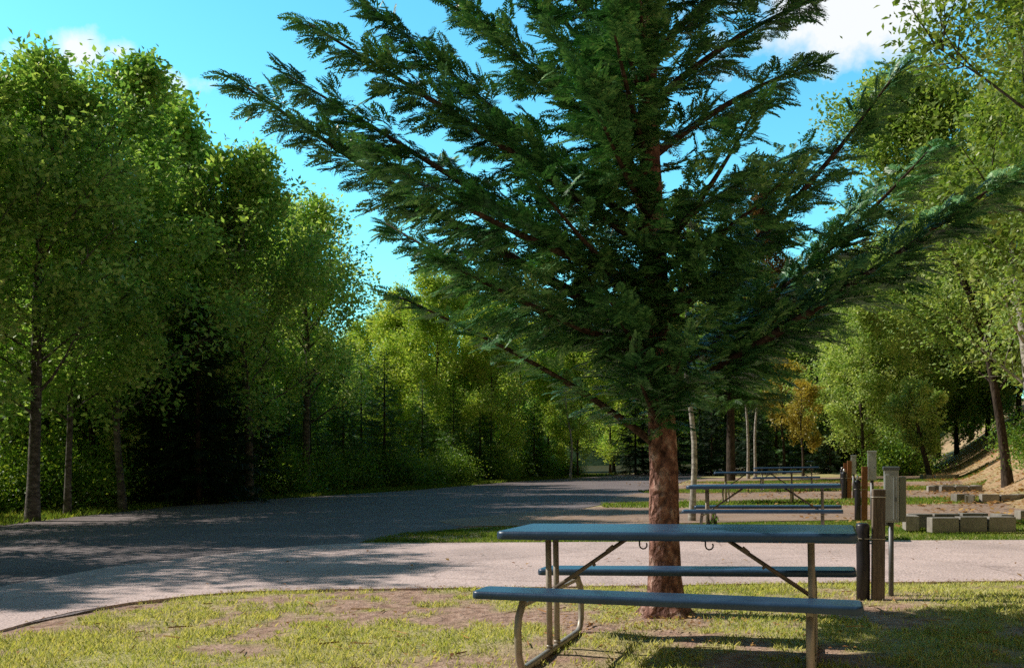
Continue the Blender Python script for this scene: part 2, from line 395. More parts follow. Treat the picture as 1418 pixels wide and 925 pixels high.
# ------------------------------------------------------------------ tree generators (return trunk mesh, crown mesh), base at origin
def decid(name, seed, H=10, base=.28, spread=2.4, nl=26, nleaf=26000, size=.10, bark='grey_bark', leafm='alder', trunk_r=.13, lean=(0, 0), low=.0, bush=False, open_=1.0, droop=.3, upward=1.0):
    rg = random.Random(seed); rs = np.random.RandomState(seed)
    mb = MB(); tw_p = []; tw_d = []; tw_w = []
    pts = []; k = 12
    wob = [(rg.uniform(-.035, .035) * H, rg.uniform(-.035, .035) * H) for _ in range(4)]
    def trunk_at(t):
        x = lean[0] * t ** 1.3; y = lean[1] * t ** 1.3
        for i, (a, b) in enumerate(wob):
            x += a * math.sin(t * (i + 1) * 2.1) * t; y += b * math.sin(t * (i + 1) * 2.4 + .6) * t
        return Vector((x, y, t * H * .97))
    for i in range(k + 1):
        t = i / k
        pts.append(trunk_at(t))
    rad = [trunk_r * ((1 - i / k) ** .8 * .92 + .08) * (1.3 if i == 0 else 1) for i in range(k + 1)]
    mb.tube([pts[0] - Vector((0, 0, .25))] + pts, [rad[0] * 1.2] + rad, 9, True, .06, rg)
    def branch(p, d, ln, r, depth, up):
        n = 5; q = [p]; dd = d.copy()
        for i in range(n):
            dd = (dd + Vector((rg.uniform(-.16, .16), rg.uniform(-.16, .16), rg.uniform(-.10, .16) * up))).normalized()
            q.append(q[-1] + dd * ln / n)
        mb.tube(q, [r * (1 - .85 * i / n) for i in range(n + 1)], 5 if depth == 0 else 3, False)
        if depth == 0:
            for j in range(int(5 + ln * 3.2)):
                t = rg.uniform(.22, 1.0); i = min(int(t * n), n - 1); pp = q[i].lerp(q[i + 1], t * n - i)
                ax = (q[i + 1] - q[i]).normalized()
                s = ax.cross(Vector((rg.gauss(0, 1), rg.gauss(0, 1), rg.gauss(0, 1)))).normalized()
                d2 = (ax * rg.uniform(.35, .9) + s * .8 + Vector((0, 0, .15 * up))).normalized()
                branch(pp, d2, ln * rg.uniform(.22, .5) * (1.15 - t * .55), r * .4, 1, up)
        for i in range(n):
            m = 3
            for j in range(m):
                t = (j + rg.random()) / m
                if depth == 0 and i < 2: continue
                tw_p.append(q[i].lerp(q[i + 1], t)); tw_d.append((q[i + 1] - q[i]).normalized()); tw_w.append(1.0 if depth else .6)
    for i in range(nl):
        t = base + (1 - base) * ((i + rg.random()) / nl) ** .92
        t = min(t, .985)
        az = i * 2.399 + rg.uniform(-.5, .5)
        prof = (math.sin(math.pi * min(1, ((t - base) / (1 - base)) * .80 + .20)) ** .75)
        ln = spread * max(.2, prof) * rg.uniform(.7, 1.2)
        el = R(rg.uniform(18, 45) + 28 * t) * upward
        d = Vector((math.cos(az) * math.cos(el), math.sin(az) * math.cos(el), math.sin(el)))
        branch(trunk_at(t), d, ln, trunk_r * .34 * (1 - t * .7), 0, upward)
    # leader twigs
    for j in range(5):
        branch(trunk_at(.93), Vector((rg.uniform(-.5, .5), rg.uniform(-.5, .5), 1)).normalized(), H * .09, trunk_r * .1, 1, 1)
    P = np.array([tuple(x) for x in tw_p]); D = np.array([tuple(x) for x in tw_d]); Wt = np.array(tw_w); Wt = Wt / Wt.sum()
    # whole twigs get more or fewer leaves: light and dark clumps, gaps
    cl = vnoise(P[:, 0] * 1.0 + P[:, 2] * .7, P[:, 1] * 1.0 - P[:, 2] * .5, .9, seed, 2); Wt = Wt * np.clip((cl - .30) * 3.0 * open_ + (1 - open_), .05, 1.6); Wt /= Wt.sum()
    idx = rs.choice(len(P), nleaf, p=Wt)
    sp = .16 * (spread / 2.4) ** .5
    LP = P[idx] + rs.normal(0, sp, (nleaf, 3)); LD = D[idx]
    v, f = leaves(LP, LD, size, rs, droop)
    return (mb.mesh(name + ' trunk', M[bark]), np_mesh(name + ' crown', v, f, M[leafm]))

FIR_T = spray_template(6, 5, False)
def conifer(name, seed, H=7, R0=1.5, z0=.08, bark='dark_bark', leafm='fir', trunk_r=.09, spray=.36, dens=1.0, droop=.15, lev=3.8):
    rg = random.Random(seed); rs = np.random.RandomState(seed); mb = MB(); P = []; D = []; NN = []; S = []
    mb.tube([(0, 0, -.25), (0, 0, 0), (rg.uniform(-.03, .03), rg.uniform(-.03, .03), H * .5), (0, 0, H)], [trunk_r * 1.3, trunk_r, trunk_r * .6, .012], 8, True)
    nz = int(H * lev)
    for i in range(nz):
        t = z0 + (1 - z0) * i / nz; z = t * H
        ln0 = R0 * (1 - (t - z0) / (1 - z0)) ** .85 + .12
        m = rg.randint(4, 6)
        for j in range(m):
            az = 2 * math.pi * (j / m) + i * 1.3 + rg.uniform(-.4, .4); ln = ln0 * rg.uniform(.65, 1.15)
            el = R(-8 + 38 * t + rg.uniform(-8, 8))
            d = Vector((math.cos(az) * math.cos(el), math.sin(az) * math.cos(el), math.sin(el)))
            p0 = Vector((0, 0, z + rg.uniform(-.1, .1))); mid = p0 + d * ln * .55 - Vector((0, 0, droop * ln * .25)); p1 = p0 + d * ln - Vector((0, 0, droop * ln * .3))
            mb.tube([p0, mid, p1], [trunk_r * .22 * (1.1 - t), trunk_r * .13 * (1.1 - t), .004], 3, False)
            ns = max(2, int(ln / .13 * dens))
            for k in range(ns):
                u = (k + rg.random()) / ns; u = .12 + .88 * u
                p = p0.lerp(mid, u / .55) if u < .55 else mid.lerp(p1, (u - .55) / .45)
                for sd in (-1, 1):
                    side = Vector((-math.sin(az), math.cos(az), 0)) * sd
                    dd = d * rg.uniform(.6, 1.1) + side * rg.uniform(.3, 1.0) + Vector((0, 0, rg.uniform(-.75, .15)))
                    P.append(tuple(p)); D.append(tuple(dd)); NN.append((rg.gauss(0, .8), rg.gauss(0, .8), 1)); S.append(spray * rg.uniform(.65, 1.35) * (1.1 - .5 * u) * min(1, .45 + ln / 1.5))
    v, f = place_sprays(FIR_T, np.array(P), np.array(D), np.array(NN), np.array(S))
    return (mb.mesh(name + ' trunk', M[bark]), np_mesh(name + ' crown', v, f, M[leafm]))

def shrub(name, seed, W=1.2, H=1.3, nleaf=9000, size=.058, leafm='bush'):
    rg = random.Random(seed); rs = np.random.RandomState(seed); mb = MB(); P = []; D = []
    for i in range(26):
        az = rg.uniform(0, 6.283); el = R(rg.uniform(20, 85)); q = [Vector((rg.uniform(-.15, .15) * W, rg.uniform(-.15, .15) * W, -.1))]
        d = Vector((math.cos(az) * math.cos(el), math.sin(az) * math.cos(el), math.sin(el)))
        ln = rg.uniform(.6, 1.05)
        for k in range(5):
            d = (d + Vector((rg.uniform(-.2, .2), rg.uniform(-.2, .2), rg.uniform(-.15, .15)))).normalized()
            q.append(q[-1] + Vector((d.x * W, d.y * W, d.z * H)) * ln / 5)
        mb.tube(q, [.014 * (1 - k / 6) for k in range(6)], 4, False)
        for k in range(1, 5):
            for t in (0, .35, .7): P.append(tuple(q[k].lerp(q[k + 1], t))); D.append(tuple(d))
    P = np.array(P); D = np.array(D); idx = rs.randint(0, len(P), nleaf)
    v, f = leaves(P[idx] + rs.normal(0, .14 * W, (nleaf, 3)) * np.array([1, 1, .8]), D[idx], size, rs, .2)
    v[:, 2] = np.maximum(v[:, 2], .01)
    return (mb.mesh(name + ' stems', M['dark_bark']), np_mesh(name + ' foliage', v, f, M[leafm]))

def plant(name, pair, label, cat, loc, rz=0, s=1.0, group=None, parts=('trunk', 'crown'), sz=None):
    t = thing(name, label, cat, loc, rz, group)
    t.scale = (s, s, sz or s)
    link(parts[0], pair[0], t); link(parts[1], pair[1], t)
    return t

# ================================================================== SETTING
def lines(segs):
    out = []
    for a, b, st in segs: out += list(np.arange(a, b, st))
    return np.array(out + [segs[-1][1]])
def build_ground():
    xs = lines([(-400, -120, 40), (-120, -30, 6), (-30, -8, 1.2), (-8, 9, .12), (9, 40, .7), (40, 120, 5), (120, 400, 40)])
    ys = lines([(-60, -10, 10), (-10, 3, 1), (3, 9.2, .12), (9.2, 30, .5), (30, 80, 1.5), (80, 160, 8), (160, 700, 60)])
    X, Y = np.meshgrid(xs, ys); nx, ny = len(xs), len(ys)
    Z = gz(X, Y)
    t = hill_t(X, Y)
    hillm = smooth(-1.2, .6, t)
    Z = Z + np.maximum(0, smooth(0, 3, t)) * (vnoise(X, Y, .35, 5) - .5) * .5
    near = smooth(9.5, 8.3, Y) * (np.abs(X) < 9)
    Z = Z + near * (vnoise(X, Y, 2.2, 9) - .55) * .05
    # wear shapes
    dirt = dirt_mask(X, Y)
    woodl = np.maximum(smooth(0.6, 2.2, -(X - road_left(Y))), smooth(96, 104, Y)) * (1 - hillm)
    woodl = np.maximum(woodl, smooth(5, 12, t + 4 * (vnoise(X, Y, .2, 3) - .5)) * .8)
    V = np.stack([X, Y, Z], -1).reshape(-1, 3)
    i = np.arange(nx * ny).reshape(ny, nx)
    Fq = np.stack([i[:-1, :-1], i[:-1, 1:], i[1:, 1:], i[1:, :-1]], -1).reshape(-1, 4)
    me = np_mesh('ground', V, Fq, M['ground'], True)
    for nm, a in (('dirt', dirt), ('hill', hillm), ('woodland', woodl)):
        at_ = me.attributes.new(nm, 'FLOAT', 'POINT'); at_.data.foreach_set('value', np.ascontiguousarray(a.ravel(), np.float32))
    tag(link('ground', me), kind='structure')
def dirt_mask(X, Y):
    n = vnoise(X, Y, 1.1, 21, 4); n2 = vnoise(X, Y, 4.5, 33, 3)
    d = smooth(.51, .68, n * .60 + n2 * .48)
    # bare earth in front of and under the near table, round the tree base and at the driveway corner
    for (cx, cy, r, k) in ((-.05, 5.55, .85, .6), (.9, 6.4, .8, .25), (1.15, 7.1, .55, .5), (-2.3, 8.0, .5, .15), (-.9, 5.3, .5, .4), (3.0, 7.9, .7, .5)):
        q = np.hypot((X - cx) * .75, Y - cy) / r
        d = np.maximum(d, np.clip((1.1 - q) * 1.3, 0, 1) * (k + 1.1 * (n2 - .35)))
    return np.clip(d, 0, 1)

LEFT_PTS = [(-10.8, -20), (-10.8, 12), (-10.55, 20), (-9.8, 28.4), (-7.6, 33), (-4.3, 39), (-.3, 51), (7.0, 67), (16, 87), (27, 106)]
def road_left(Y):
    return np.interp(Y, [p[1] for p in LEFT_PTS], [p[0] for p in LEFT_PTS])
def fine_edge(pts, step, amp, seed):
    out = []; rg = random.Random(seed)
    n = len(pts)
    for i in range(n):
        a = Vector(pts[i]); b = Vector(pts[(i + 1) % n]); m = max(1, min(120, int((b - a).length / step)))
        for k in range(m):
            p = a.lerp(b, k / m); w = (noise.noise((p.x * 1.3, p.y * 1.3, seed)) * .7 + noise.noise((p.x * 6, p.y * 6, seed)) * .4) * amp
            nrm = Vector((-(b - a).y, (b - a).x)).normalized()
            out.append((p.x + nrm.x * w, p.y + nrm.y * w))
    return out
def sheet(name, pts, lift, mat, step=.25, amp=.04, seed=0):
    o = fine_edge(pts, step, amp, seed)
    bm = bmesh.new()
    top = [bm.verts.new((x, y, TILT * x + lift)) for x, y in o]
    bot = [bm.verts.new((x, y, TILT * x - .12)) for x, y in o]
    f = bm.faces.new(top)
    n = len(o)
    for i in range(n): bm.faces.new((top[i], bot[i], bot[(i + 1) % n], top[(i + 1) % n]))
    bmesh.ops.triangulate(bm, faces=[f])
    bmesh.ops.recalc_face_normals(bm, faces=bm.faces)
    me = bpy.data.meshes.new(name); bm.to_mesh(me); bm.free(); me.materials.append(mat)
    return tag(link(name, me), kind='structure')

build_ground()
ROAD_R = [(24, 100), (17, 78), (12.5, 62), (8.6, 48), (5.6, 36), (2.4, 25), (.6, 20), (-2.2, 14.4), (-3.2, 9), (-4.6, 4), (-5.2, -20)]
sheet('road', LEFT_PTS + ROAD_R, .012, M['road'], .4, .09, 3)
near_edge = [G(0, 875), G(60, 858), G(100, 849), G(180, 836), G(270, 826), G(340, 820.5), G(450, 818), G(700, 815), G(900, 812.5), G(1180, 808.5), G(1418, 806)]
pad1 = [(-4.7, -20), (-4.3, 3), (-4.0, 5.2)] + near_edge + [(12, 8.5), (12, 12.7), G(1418, 749), G(1000, 750.5), G(690, 752.5), G(560, 753.5), G(500, 753), G(450, 755.5), G(400, 759), G(330, 766), G(240, 776), G(150, 787), G(60, 803), G(0, 814), (-5.7, 7), (-6.2, 3), (-6.4, -20)]
sheet('driveway', pad1, .017, M['pad'], .12, .035, 5)
sheet('gravel_pitch', [(-.9, 17.3), (2, 17.2), (6, 17.4), (15, 17.3), (14.0, 21.9), (9, 22.2), (4, 22.3), (2.0, 23), (.2, 21.5), (-1.5, 19)], .018, M['pad_dirt'], .2, .12, 7)
sheet('gravel_pitch', [(2.6, 26), (5, 25.6), (10, 25.6), (14.5, 25.5), (16, 30.4), (10, 31), (6, 31), (4.2, 32), (3, 29)], .016, M['pad_dirt'], .3, .15, 8)
sheet('gravel_pitch', [(5.6, 35.8), (9, 35), (18, 35), (19.5, 40), (12, 40.5), (8, 42), (6, 39)], .015, M['pad_dirt'], .3, .15, 9)
sheet('gravel_pitch', [(8.5, 47), (12, 45), (23, 45), (24.5, 50), (15, 51), (11, 54)], .014, M['pad_dirt'], .3, .15, 10)

# far wooded ridge
def ridge():
    xs = np.linspace(-260, 260, 160); ys = np.linspace(150, 330, 30)
    X, Y = np.meshgrid(xs, ys)
    prof = smooth(150, 215, Y) * (1 - .3 * smooth(230, 330, Y))
    Hh = 24 + 7 * np.sin(X * .02 + 1) + 10 * (vnoise(X, Y, .03, 4) - .5) - .05 * (X + 40)
    Z = prof * Hh + 3.5 * (vnoise(X, Y, .35, 8, 3) - .5) * prof - 1
    i = np.arange(X.size).reshape(X.shape)
    Fq = np.stack([i[:-1, :-1], i[:-1, 1:], i[1:, 1:], i[1:, :-1]], -1).reshape(-1, 4)
    tag(link('hills', np_mesh('hills', np.stack([X, Y, Z], -1).reshape(-1, 3), Fq, M['hills'], False)), kind='structure')
ridge()

# ------------------------------------------------------------------ grass and litter (uncountable)
def on_pad(x, y):
    """mask of points lying on asphalt or gravel"""
    from mathutils.geometry import intersect_point_line
    return None
def in_poly(px, py, poly):
    c = np.zeros(len(px), bool); n = len(poly); j = n - 1
    for i in range(n):
        xi, yi = poly[i]; xj, yj = poly[j]
        m = ((yi > py) != (yj > py)) & (px < (xj - xi) * (py - yi) / (yj - yi + 1e-12) + xi)
        c ^= m; j = i
    return c
def blades(n, xr, yr, rs, hmin, hmax, w, mask):
    X = rs.uniform(*xr, n); Y = rs.uniform(*yr, n); k = mask(X, Y); X = X[k]; Y = Y[k]
    n = len(X); P = np.stack([X, Y, gz(X, Y) - .012 + (Y < 9) * (vnoise(X, Y, 2.2, 9) - .55) * .05 * (Y < 8.6)], 1)
    h = rs.uniform(hmin, hmax, n) * (.6 + .9 * vnoise(X, Y, 1.6, 51)); az = rs.uniform(0, 6.283, n); le = rs.uniform(.1, 1.0, n)
    d = np.stack([np.cos(az) * le, np.sin(az) * le, np.ones(n)], 1); d = unit(d)
    s = np.stack([-np.sin(az), np.cos(az), np.zeros(n)], 1) * w * rs.uniform(.6, 1.4, (n, 1))
    tip = P + d * h[:, None]; mid = P + d * h[:, None] * .5 * np.array([.6, .6, 1.15])
    v = np.stack([P - s, P + s, mid + s * .7, tip, mid - s * .7], 1).reshape(-1, 3)
    return v, np.arange(5 * n).reshape(n, 5)
rs = np.random.RandomState(3)
edge_poly = near_edge + [(12, 8.4), (12, 2), (-4, 2)]
def m_near(X, Y):
    d = dirt_mask(X, Y)
    w = .30 * (vnoise(X, Y, 3.0, 61) - .42)
    return in_poly(X, Y - w, edge_poly) & (rs.rand(len(X)) > d * .98 + .06 + .45 * smooth(.5, .7, vnoise(X, Y, 7, 62)))
v, f = blades(260000, (-4.2, 7.5), (4.6, 9.2), rs, .012, .060, .0030, m_near)
tag(link('lawn_grass', np_mesh('lawn grass', v, f, M['grass'])), 'short dry grass between the near table and the driveway', 'grass', kind='stuff')
island = [G(497, 751), G(560, 739), (-.3, 17.1), (2, 17.0), (6, 17.2), (14, 17.1), (14, 12.9), G(1418, 748), G(690, 751.5)]
def m_isl(X, Y): return in_poly(X, Y, island) & (rs.rand(len(X)) > .75 * smooth(.5, .7, vnoise(X, Y, .8, 77)))
v1, f1 = blades(120000, (-2.6, 11), (12.6, 17.3), rs, .02, .065, .005, m_isl)
strips = [[(2.3, 25.4), (2.2, 23.2), (4, 22.5), (12, 22.4), (12.5, 25.4)], [(4.5, 34.6), (4.4, 32.4), (6, 31.2), (15, 31), (17, 34.6)], [(8, 44.6), (9, 42.2), (12, 41), (20, 41), (22, 44.6)]]
def m_str(X, Y):
    k = np.zeros(len(X), bool)
    for s_ in strips: k |= in_poly(X, Y, s_)
    return k
v2, f2 = blades(150000, (2, 22), (22, 45), rs, .04, .11, .009, m_str)
Vm = np.concatenate([v1, v2]); Fm = np.concatenate([f1, f2 + len(v1)])
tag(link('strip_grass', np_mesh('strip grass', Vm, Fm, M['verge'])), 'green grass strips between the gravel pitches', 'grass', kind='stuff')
def m_verge(X, Y):
    q = X - road_left(Y); lim = .25 * (vnoise(X, Y, .8, 5) - .5)
    return (q < .15 + lim) & (q > -2.0)
v3, f3 = blades(300000, (-13, 8), (18, 68), rs, .05, .20, .010, m_verge)
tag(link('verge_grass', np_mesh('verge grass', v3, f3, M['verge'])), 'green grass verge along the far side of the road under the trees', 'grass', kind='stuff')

def litter(n, xr, yr, mask, smin, smax, lift=.012):
    X = rs.uniform(*xr, n); Y = rs.uniform(*yr, n); k = mask(X, Y); X = X[k]; Y = Y[k]; n = len(X)
    P = np.stack([X, Y, gz(X, Y) + lift], 1)
    az = rs.uniform(0, 6.283, n); d = np.stack([np.cos(az), np.sin(az), rs.uniform(-.1, .5, n)], 1); d = unit(d)
    s = np.stack([-np.sin(az), np.cos(az), rs.uniform(-.3, .3, n)], 1); L = rs.uniform(smin, smax, (n, 1))
    v = np.stack([P, P + d * L * .5 + s * L * .32 + [0, 0, .006], P + d * L, P + d * L * .5 - s * L * .32 + [0, 0, .006]], 1).reshape(-1, 3)
    return v, np.arange(4 * n).reshape(n, 4)
parts = [litter(520, (-4, 7), (4.8, 8.6), lambda X, Y: in_poly(X, Y, edge_poly), .015, .05, .018),
         litter(60, (-3.6, 9), (8.8, 13), lambda X, Y: vnoise(X, Y, 1, 4) > .35, .03, .075, .036),
         litter(9000, (5, 15), (13, 45), lambda X, Y: (vnoise(X, Y, .5, 14) > .4) & (rs.rand(len(X)) < .25 + .1 * (X - 5)), .05, .13, .03),
         litter(22000, (8, 32), (12, 60), lambda X, Y: (hill_t(X, Y) > -1.2) & (hill_t(X, Y) < 7) & (vnoise(X, Y, .6, 15) > .33), .06, .16, .06)]
def twigs(n, xr, yr, mask):
    X = rs.uniform(*xr, n); Y = rs.uniform(*yr, n); k = mask(X, Y); X = X[k]; Y = Y[k]; n = len(X)
    P = np.stack([X, Y, gz(X, Y) + .012], 1); az = rs.uniform(0, 6.283, n); Lg = rs.uniform(.04, .2, (n, 1)); wd = rs.uniform(.002, .006, (n, 1))
    d = np.stack([np.cos(az), np.sin(az), rs.uniform(-.02, .08, n)], 1); sdv = np.stack([-np.sin(az), np.cos(az), 0 * az], 1); u = np.array([0, 0, 1.])
    A_ = [P - sdv * wd, P + u * wd * 1.6, P + sdv * wd]; B_ = [q + d * Lg for q in A_]
    v = np.stack([A_[0], A_[1], B_[1], B_[0], A_[1], A_[2], B_[2], B_[1]], 1).reshape(-1, 3)
    return v, np.arange(8 * n).reshape(-1, 4)
parts.append(litter(2600, (-.4, 2.6), (5.9, 8.3), lambda X, Y: rs.rand(len(X)) < np.exp(-((X - 1.1) ** 2 + (Y - 7.1) ** 2) / .5), .012, .035, .016))
parts.append(litter(9000, (-4, 6), (6.8, 9.4), lambda X, Y: in_poly(X, Y - .05, edge_poly) & ~in_poly(X, Y + .12, edge_poly), .008, .028, .024))
parts.append(twigs(120, (-3.5, 6), (4.7, 8.6), lambda X, Y: in_poly(X, Y, edge_poly)))
v, f = merge(parts)
tag(link('leaf_litter', np_mesh('leaf litter', v, f, M['litter'])), 'fallen orange and brown leaves scattered over hillside, gravel and lawn', 'fallen leaves', kind='stuff')

# ================================================================== PICNIC TABLES
def slab(Lx, Ly, th, rc, be):
    """rounded-corner slab with softened rim, top at z=0"""
    prof = [(be * 1.1, 0), (be * .3, -be * .3), (0, -be * 1.1), (0, -th + .004), (.004, -th)]
    outl = []
    for cx, cy, a0 in ((Lx / 2 - rc, Ly / 2 - rc, 0), (-Lx / 2 + rc, Ly / 2 - rc, 90), (-Lx / 2 + rc, -Ly / 2 + rc, 180), (Lx / 2 - rc, -Ly / 2 + rc, 270)):
        for k in range(6): outl.append((cx, cy, R(a0 + 18 * k)))
    mb = MB(); v = []; f = []; n = len(outl)
    for ins, z in prof:
        for cx, cy, a in outl: v.append((cx + math.cos(a) * (rc - ins), cy + math.sin(a) * (rc - ins), z))
    for i in range(len(prof) - 1):
        for k in range(n):
            k2 = (k + 1) % n; f.append((i * n + k, (i + 1) * n + k, (i + 1) * n + k2, i * n + k2))
    mb.add(v, f, True)
    mb.add(v[:n], [tuple(range(n))]); mb.add(v[-n:], [tuple(range(n - 1, -1, -1))])
    return mb
ANG = -0.315; LT = 2.02
TOPZ, SEATZ = .770, .455
def build_table(label, cx, cy, ang=ANG, tilt_front=0.0, tilt_rear=0.0, rear_up=0.0, roll=TILT):
    t = thing('picnic_table', label, 'picnic table', (cx, cy, g1(cx, cy)), ang, 'picnic tables in a row along the pitches')
    t.rotation_euler = (0, -roll, ang)
    top = slab(LT, .76, .048, .06, .014).build('tabletop', M['teal'], t); top.location = (0, 0, TOPZ)
    for sgn, tl, up in ((-1, tilt_front, 0), (1, tilt_rear, rear_up)):
        s = slab(LT + .02, .255, .042, .04, .012).build('bench', M['teal'], t); s.location = (0, sgn * .635, SEATZ + up); s.rotation_euler = (0, tl, 0)
    for sx in (-1, 1):
        x = sx * .765
        def bz(sgn):  # underside of the bench here
            tl, up = (tilt_front, 0) if sgn < 0 else (tilt_rear, rear_up)
            return SEATZ + up - .044 - math.tan(tl) * x
        mb = MB()
        path = [(x, -.585, bz(-1)), (x, -.62, bz(-1) - .03), (x, -.70, bz(-1) - .10), (x, -.72, .25), (x, -.705, .10), (x, -.66, .04), (x, -.60, .022),
                (x, .60, .022), (x, .66, .04), (x, .705, .10), (x, .72, .25), (x, .70, bz(1) - .10), (x, .62, bz(1) - .03), (x, .585, bz(1))]
        mb.tube(path, .021, 12)
        mb.box((x, -.635, bz(-1) + .003), (.05, .2, .008)); mb.box((x, .635, bz(1) + .003), (.05, .2, .008))
        mb.build('frame', M['steel'], t)
        for yy in (-.085, .085):
            p = MB(); p.tube([(x, yy, .03), (x, yy, TOPZ - .047)], .0185, 12); p.tube([(x, yy, .045), (x, yy, .06)], .022, 12)
            p.build('post', M['steel'], t)
        pl = MB().box((x, 0, TOPZ - .053), (.045, .62, .010)); pl.box((x, 0, SEATZ - .075), (.03, 1.30, .022)); pl.build('crossbar', M['steel'], t)
        b = MB(); b.tube([(sx * .28, 0, TOPZ - .055), (sx * .75, 0, SEATZ - .06)], .0125, 8)
        b.box((sx * .40, 0, TOPZ - .055 - .12 * (TOPZ - SEATZ) / .405 + .02), (.05, .03, .022), 0, 0, sx * .7)
        b.tube([(sx * .50, 0, .555), (sx * .512, 0, .545)], .017, 8)
        b.build('brace', M['brace'], t)
        h = MB(); pts = [(0, 0, 0)] + [(.022 * math.cos(a) - .022, 0, -.02 - .022 + .022 * math.sin(a)) for a in [R(q) for q in (0, -40, -80, -120, -160, -190, -215)]]
        h.tube([(q[0] * -1 + sx * .19, -.16, TOPZ - .048 + q[2]) for q in pts], .0045, 6); h.build('hook', M['hook'], t)
    return t
T1 = build_table('nearest blue picnic table under the cypress, its bench edge facing the camera', .985, 5.74, ANG, .012, -.014, .012)
T2 = build_table('blue picnic table beside the slim pale trunk, just beyond the driveway', 3.60, 13.8, ANG)
T2.scale = (1.04,) * 3; T2.location.z -= .02
spec = [('sunlit blue picnic table partly hidden behind the one beside the pale trunk', 6.12, 24.0),
        ('dark shaded picnic table overlapping the right end of a sunlit one in the row', 9.15, 32.2),
        ('distant dark picnic table in the shade left of the brown post, before the golden maple', 20.0, 62.0),
        ('farthest dim picnic table at the wood edge, just right of the golden maple trunk', 19.6, 69.0)]
for lb, x, y in spec:
    c = copy_tree(T2); c.scale = (1.04,) * 3; c['label'] = lb; c.location = (x, y, g1(x, y)); c.rotation_euler = (0, -TILT, ANG)

# ================================================================== HOOKUP POSTS
def elec_box(label, loc, rz, box_z, w, d, h, pole_r, big=False):
    t = thing('electrical_pedestal', label, 'electrical pedestal', loc, rz, 'grey electrical pedestals at the pitches')
    MB().tube([(0, 0, -.1), (0, 0, box_z + .02)], pole_r, 14).build('pole', M['conduit'], t)
    b = MB().box((0, 0, box_z + h / 2), (w, d, h)).build('meter_box', M['box_grey'], t, .006)
    lid = MB().box((0, -.004, h + box_z + .012), (w + .018, d + .022, .030)).build('lid', M['box_dark' if big else 'box_grey'], b, .006)
    dr = MB().box((0, -d / 2 - .005, box_z + h * .47), (w - .016, .010, h * .88)).build('door', M['box_grey'], b, .003)
    MB().box((w * .28, -d / 2 - .014, box_z + h * .45), (.012, .008, .035)).build('latch', M['box_dark'], b, .001)
    if big:
        MB().box((w / 2 + .032, .03, box_z + h * .44), (.055, d * .95, h * .86)).build('side_box', M['box_edge'], t, .008)
        k = MB(); k.tube([(-w * .28, -.0, box_z - .03), (-w * .28, 0, box_z + .01)], .016, 10); k.build('cable_gland', M['conduit'], t)
        k = MB()
        for i in range(2): k.box((w * .18 + i * .022, -d / 2 - .0125, box_z + h * .47), (.006, .005, h * .8))
        k.build('door_rib', M['box_grey'], dr, .001)
    return t
def water_post(label, loc, rz, post, pw, ph, pipe_off, pr, ph_pipe, matn, tap=False):
    t = thing('water_hookup_post', label, 'hookup post', loc, rz, 'timber hookup posts with black water pipes')
    mb = MB().box((0, 0, ph / 2 - .12), (pw, pw * .95, ph + .24), 0, 0, R(.4)).build('timber_post', M[matn], t, .006)
    p = MB(); ox, oy = pipe_off
    p.tube([(ox, oy, -.1), (ox + .002, oy, ph_pipe * .5), (ox - .003, oy, ph_pipe - .07), (ox - .003, oy, ph_pipe - .02), (ox - .003, oy, ph_pipe)], [pr * .98, pr, pr, pr * 1.04, pr * .8], 18)
    p.build('pipe', M['black_pipe'], t)
    for z in ((ph_pipe * .80, ph * .93) if not tap else (ph_pipe * .78,)):
        w = MB(); pts = []
        for a in range(0, 361, 15):
            x = math.cos(R(a)); y = math.sin(R(a))
            hx = (abs(ox) + pr + pw / 2) / 2 + .004; cx = (ox - pr + pw / 2) / 2 if ox < 0 else (ox + pr - pw / 2) / 2
            if z > ph_pipe: hx = pw / 2 + .005; cx = 0
            e = .35; X = math.copysign(abs(x) ** e, x) * hx + cx; Y = math.copysign(abs(y) ** e, y) * max(pr, pw / 2) * 1.03
            pts.append((X, Y, z))
        w.tube(pts, .0035, 6, False); w.build('wire_tie', M['wire'], t)
    if tap:
        k = MB(); k.tube([(ox, oy, ph_pipe - .01), (ox, oy, ph_pipe + .05), (ox, oy, ph_pipe + .09)], [pr * .42, pr * .42, pr * .22], 10); k.build('tap', M['cap_silver'], t)
    return t
x, y = G(1216, 829)
water_post('weathered grey timber post strapped to a thick black pipe beside the driveway', (x, y, g1(x, y)), R(-14), 0, .098, .90, (-.118, -.005), .054, .62, 'old_wood')
x, y = G(1234, 824)
elec_box('large grey electrical box on a steel pole beside the weathered post by the driveway', (x, y, g1(x, y)), R(-20), .615, .115, .12, .44, .021, True)
Y2 = 17.3
x = (1197 - CXP) / F * Y2
water_post('red brown post with black pipe directly behind the black pipe by the driveway', (x, Y2, g1(x, Y2)), R(-14), 0, .10, .97, (-.115, -.01), .055, .72, 'brown_wood', True)
x = (1207.5 - CXP) / F * (Y2 + .1)
elec_box('slim pale electrical box on a pole seen between the brown and weathered posts', (x, Y2 + .1, g1(x, Y2)), R(-20), .72, .15, .13, .50, .03)
Y3 = 25.6
x = (1176 - CXP) / F * Y3
water_post('farther red brown post with black pipe, standing beyond the second table', (x, Y3, g1(x, Y3)), R(-14), 0, .11, 1.02, (-.13, -.01), .07, .72, 'brown_wood', True)
x = (1182 - CXP) / F * (Y3 + .1)
elec_box('farthest pale electrical box on a pole, right of the farther brown post', (x, Y3 + .1, g1(x, Y3)), R(-20), .66, .13, .13, .48, .03)
Y4 = 38.0
x = (1170 - CXP) / F * Y4
water_post('small distant dark brown post left of the farther pale electrical box', (x, Y4, g1(x, Y4)), R(-14), 0, .10, .85, (-.12, -.01), .06, .6, 'brown_wood', True)

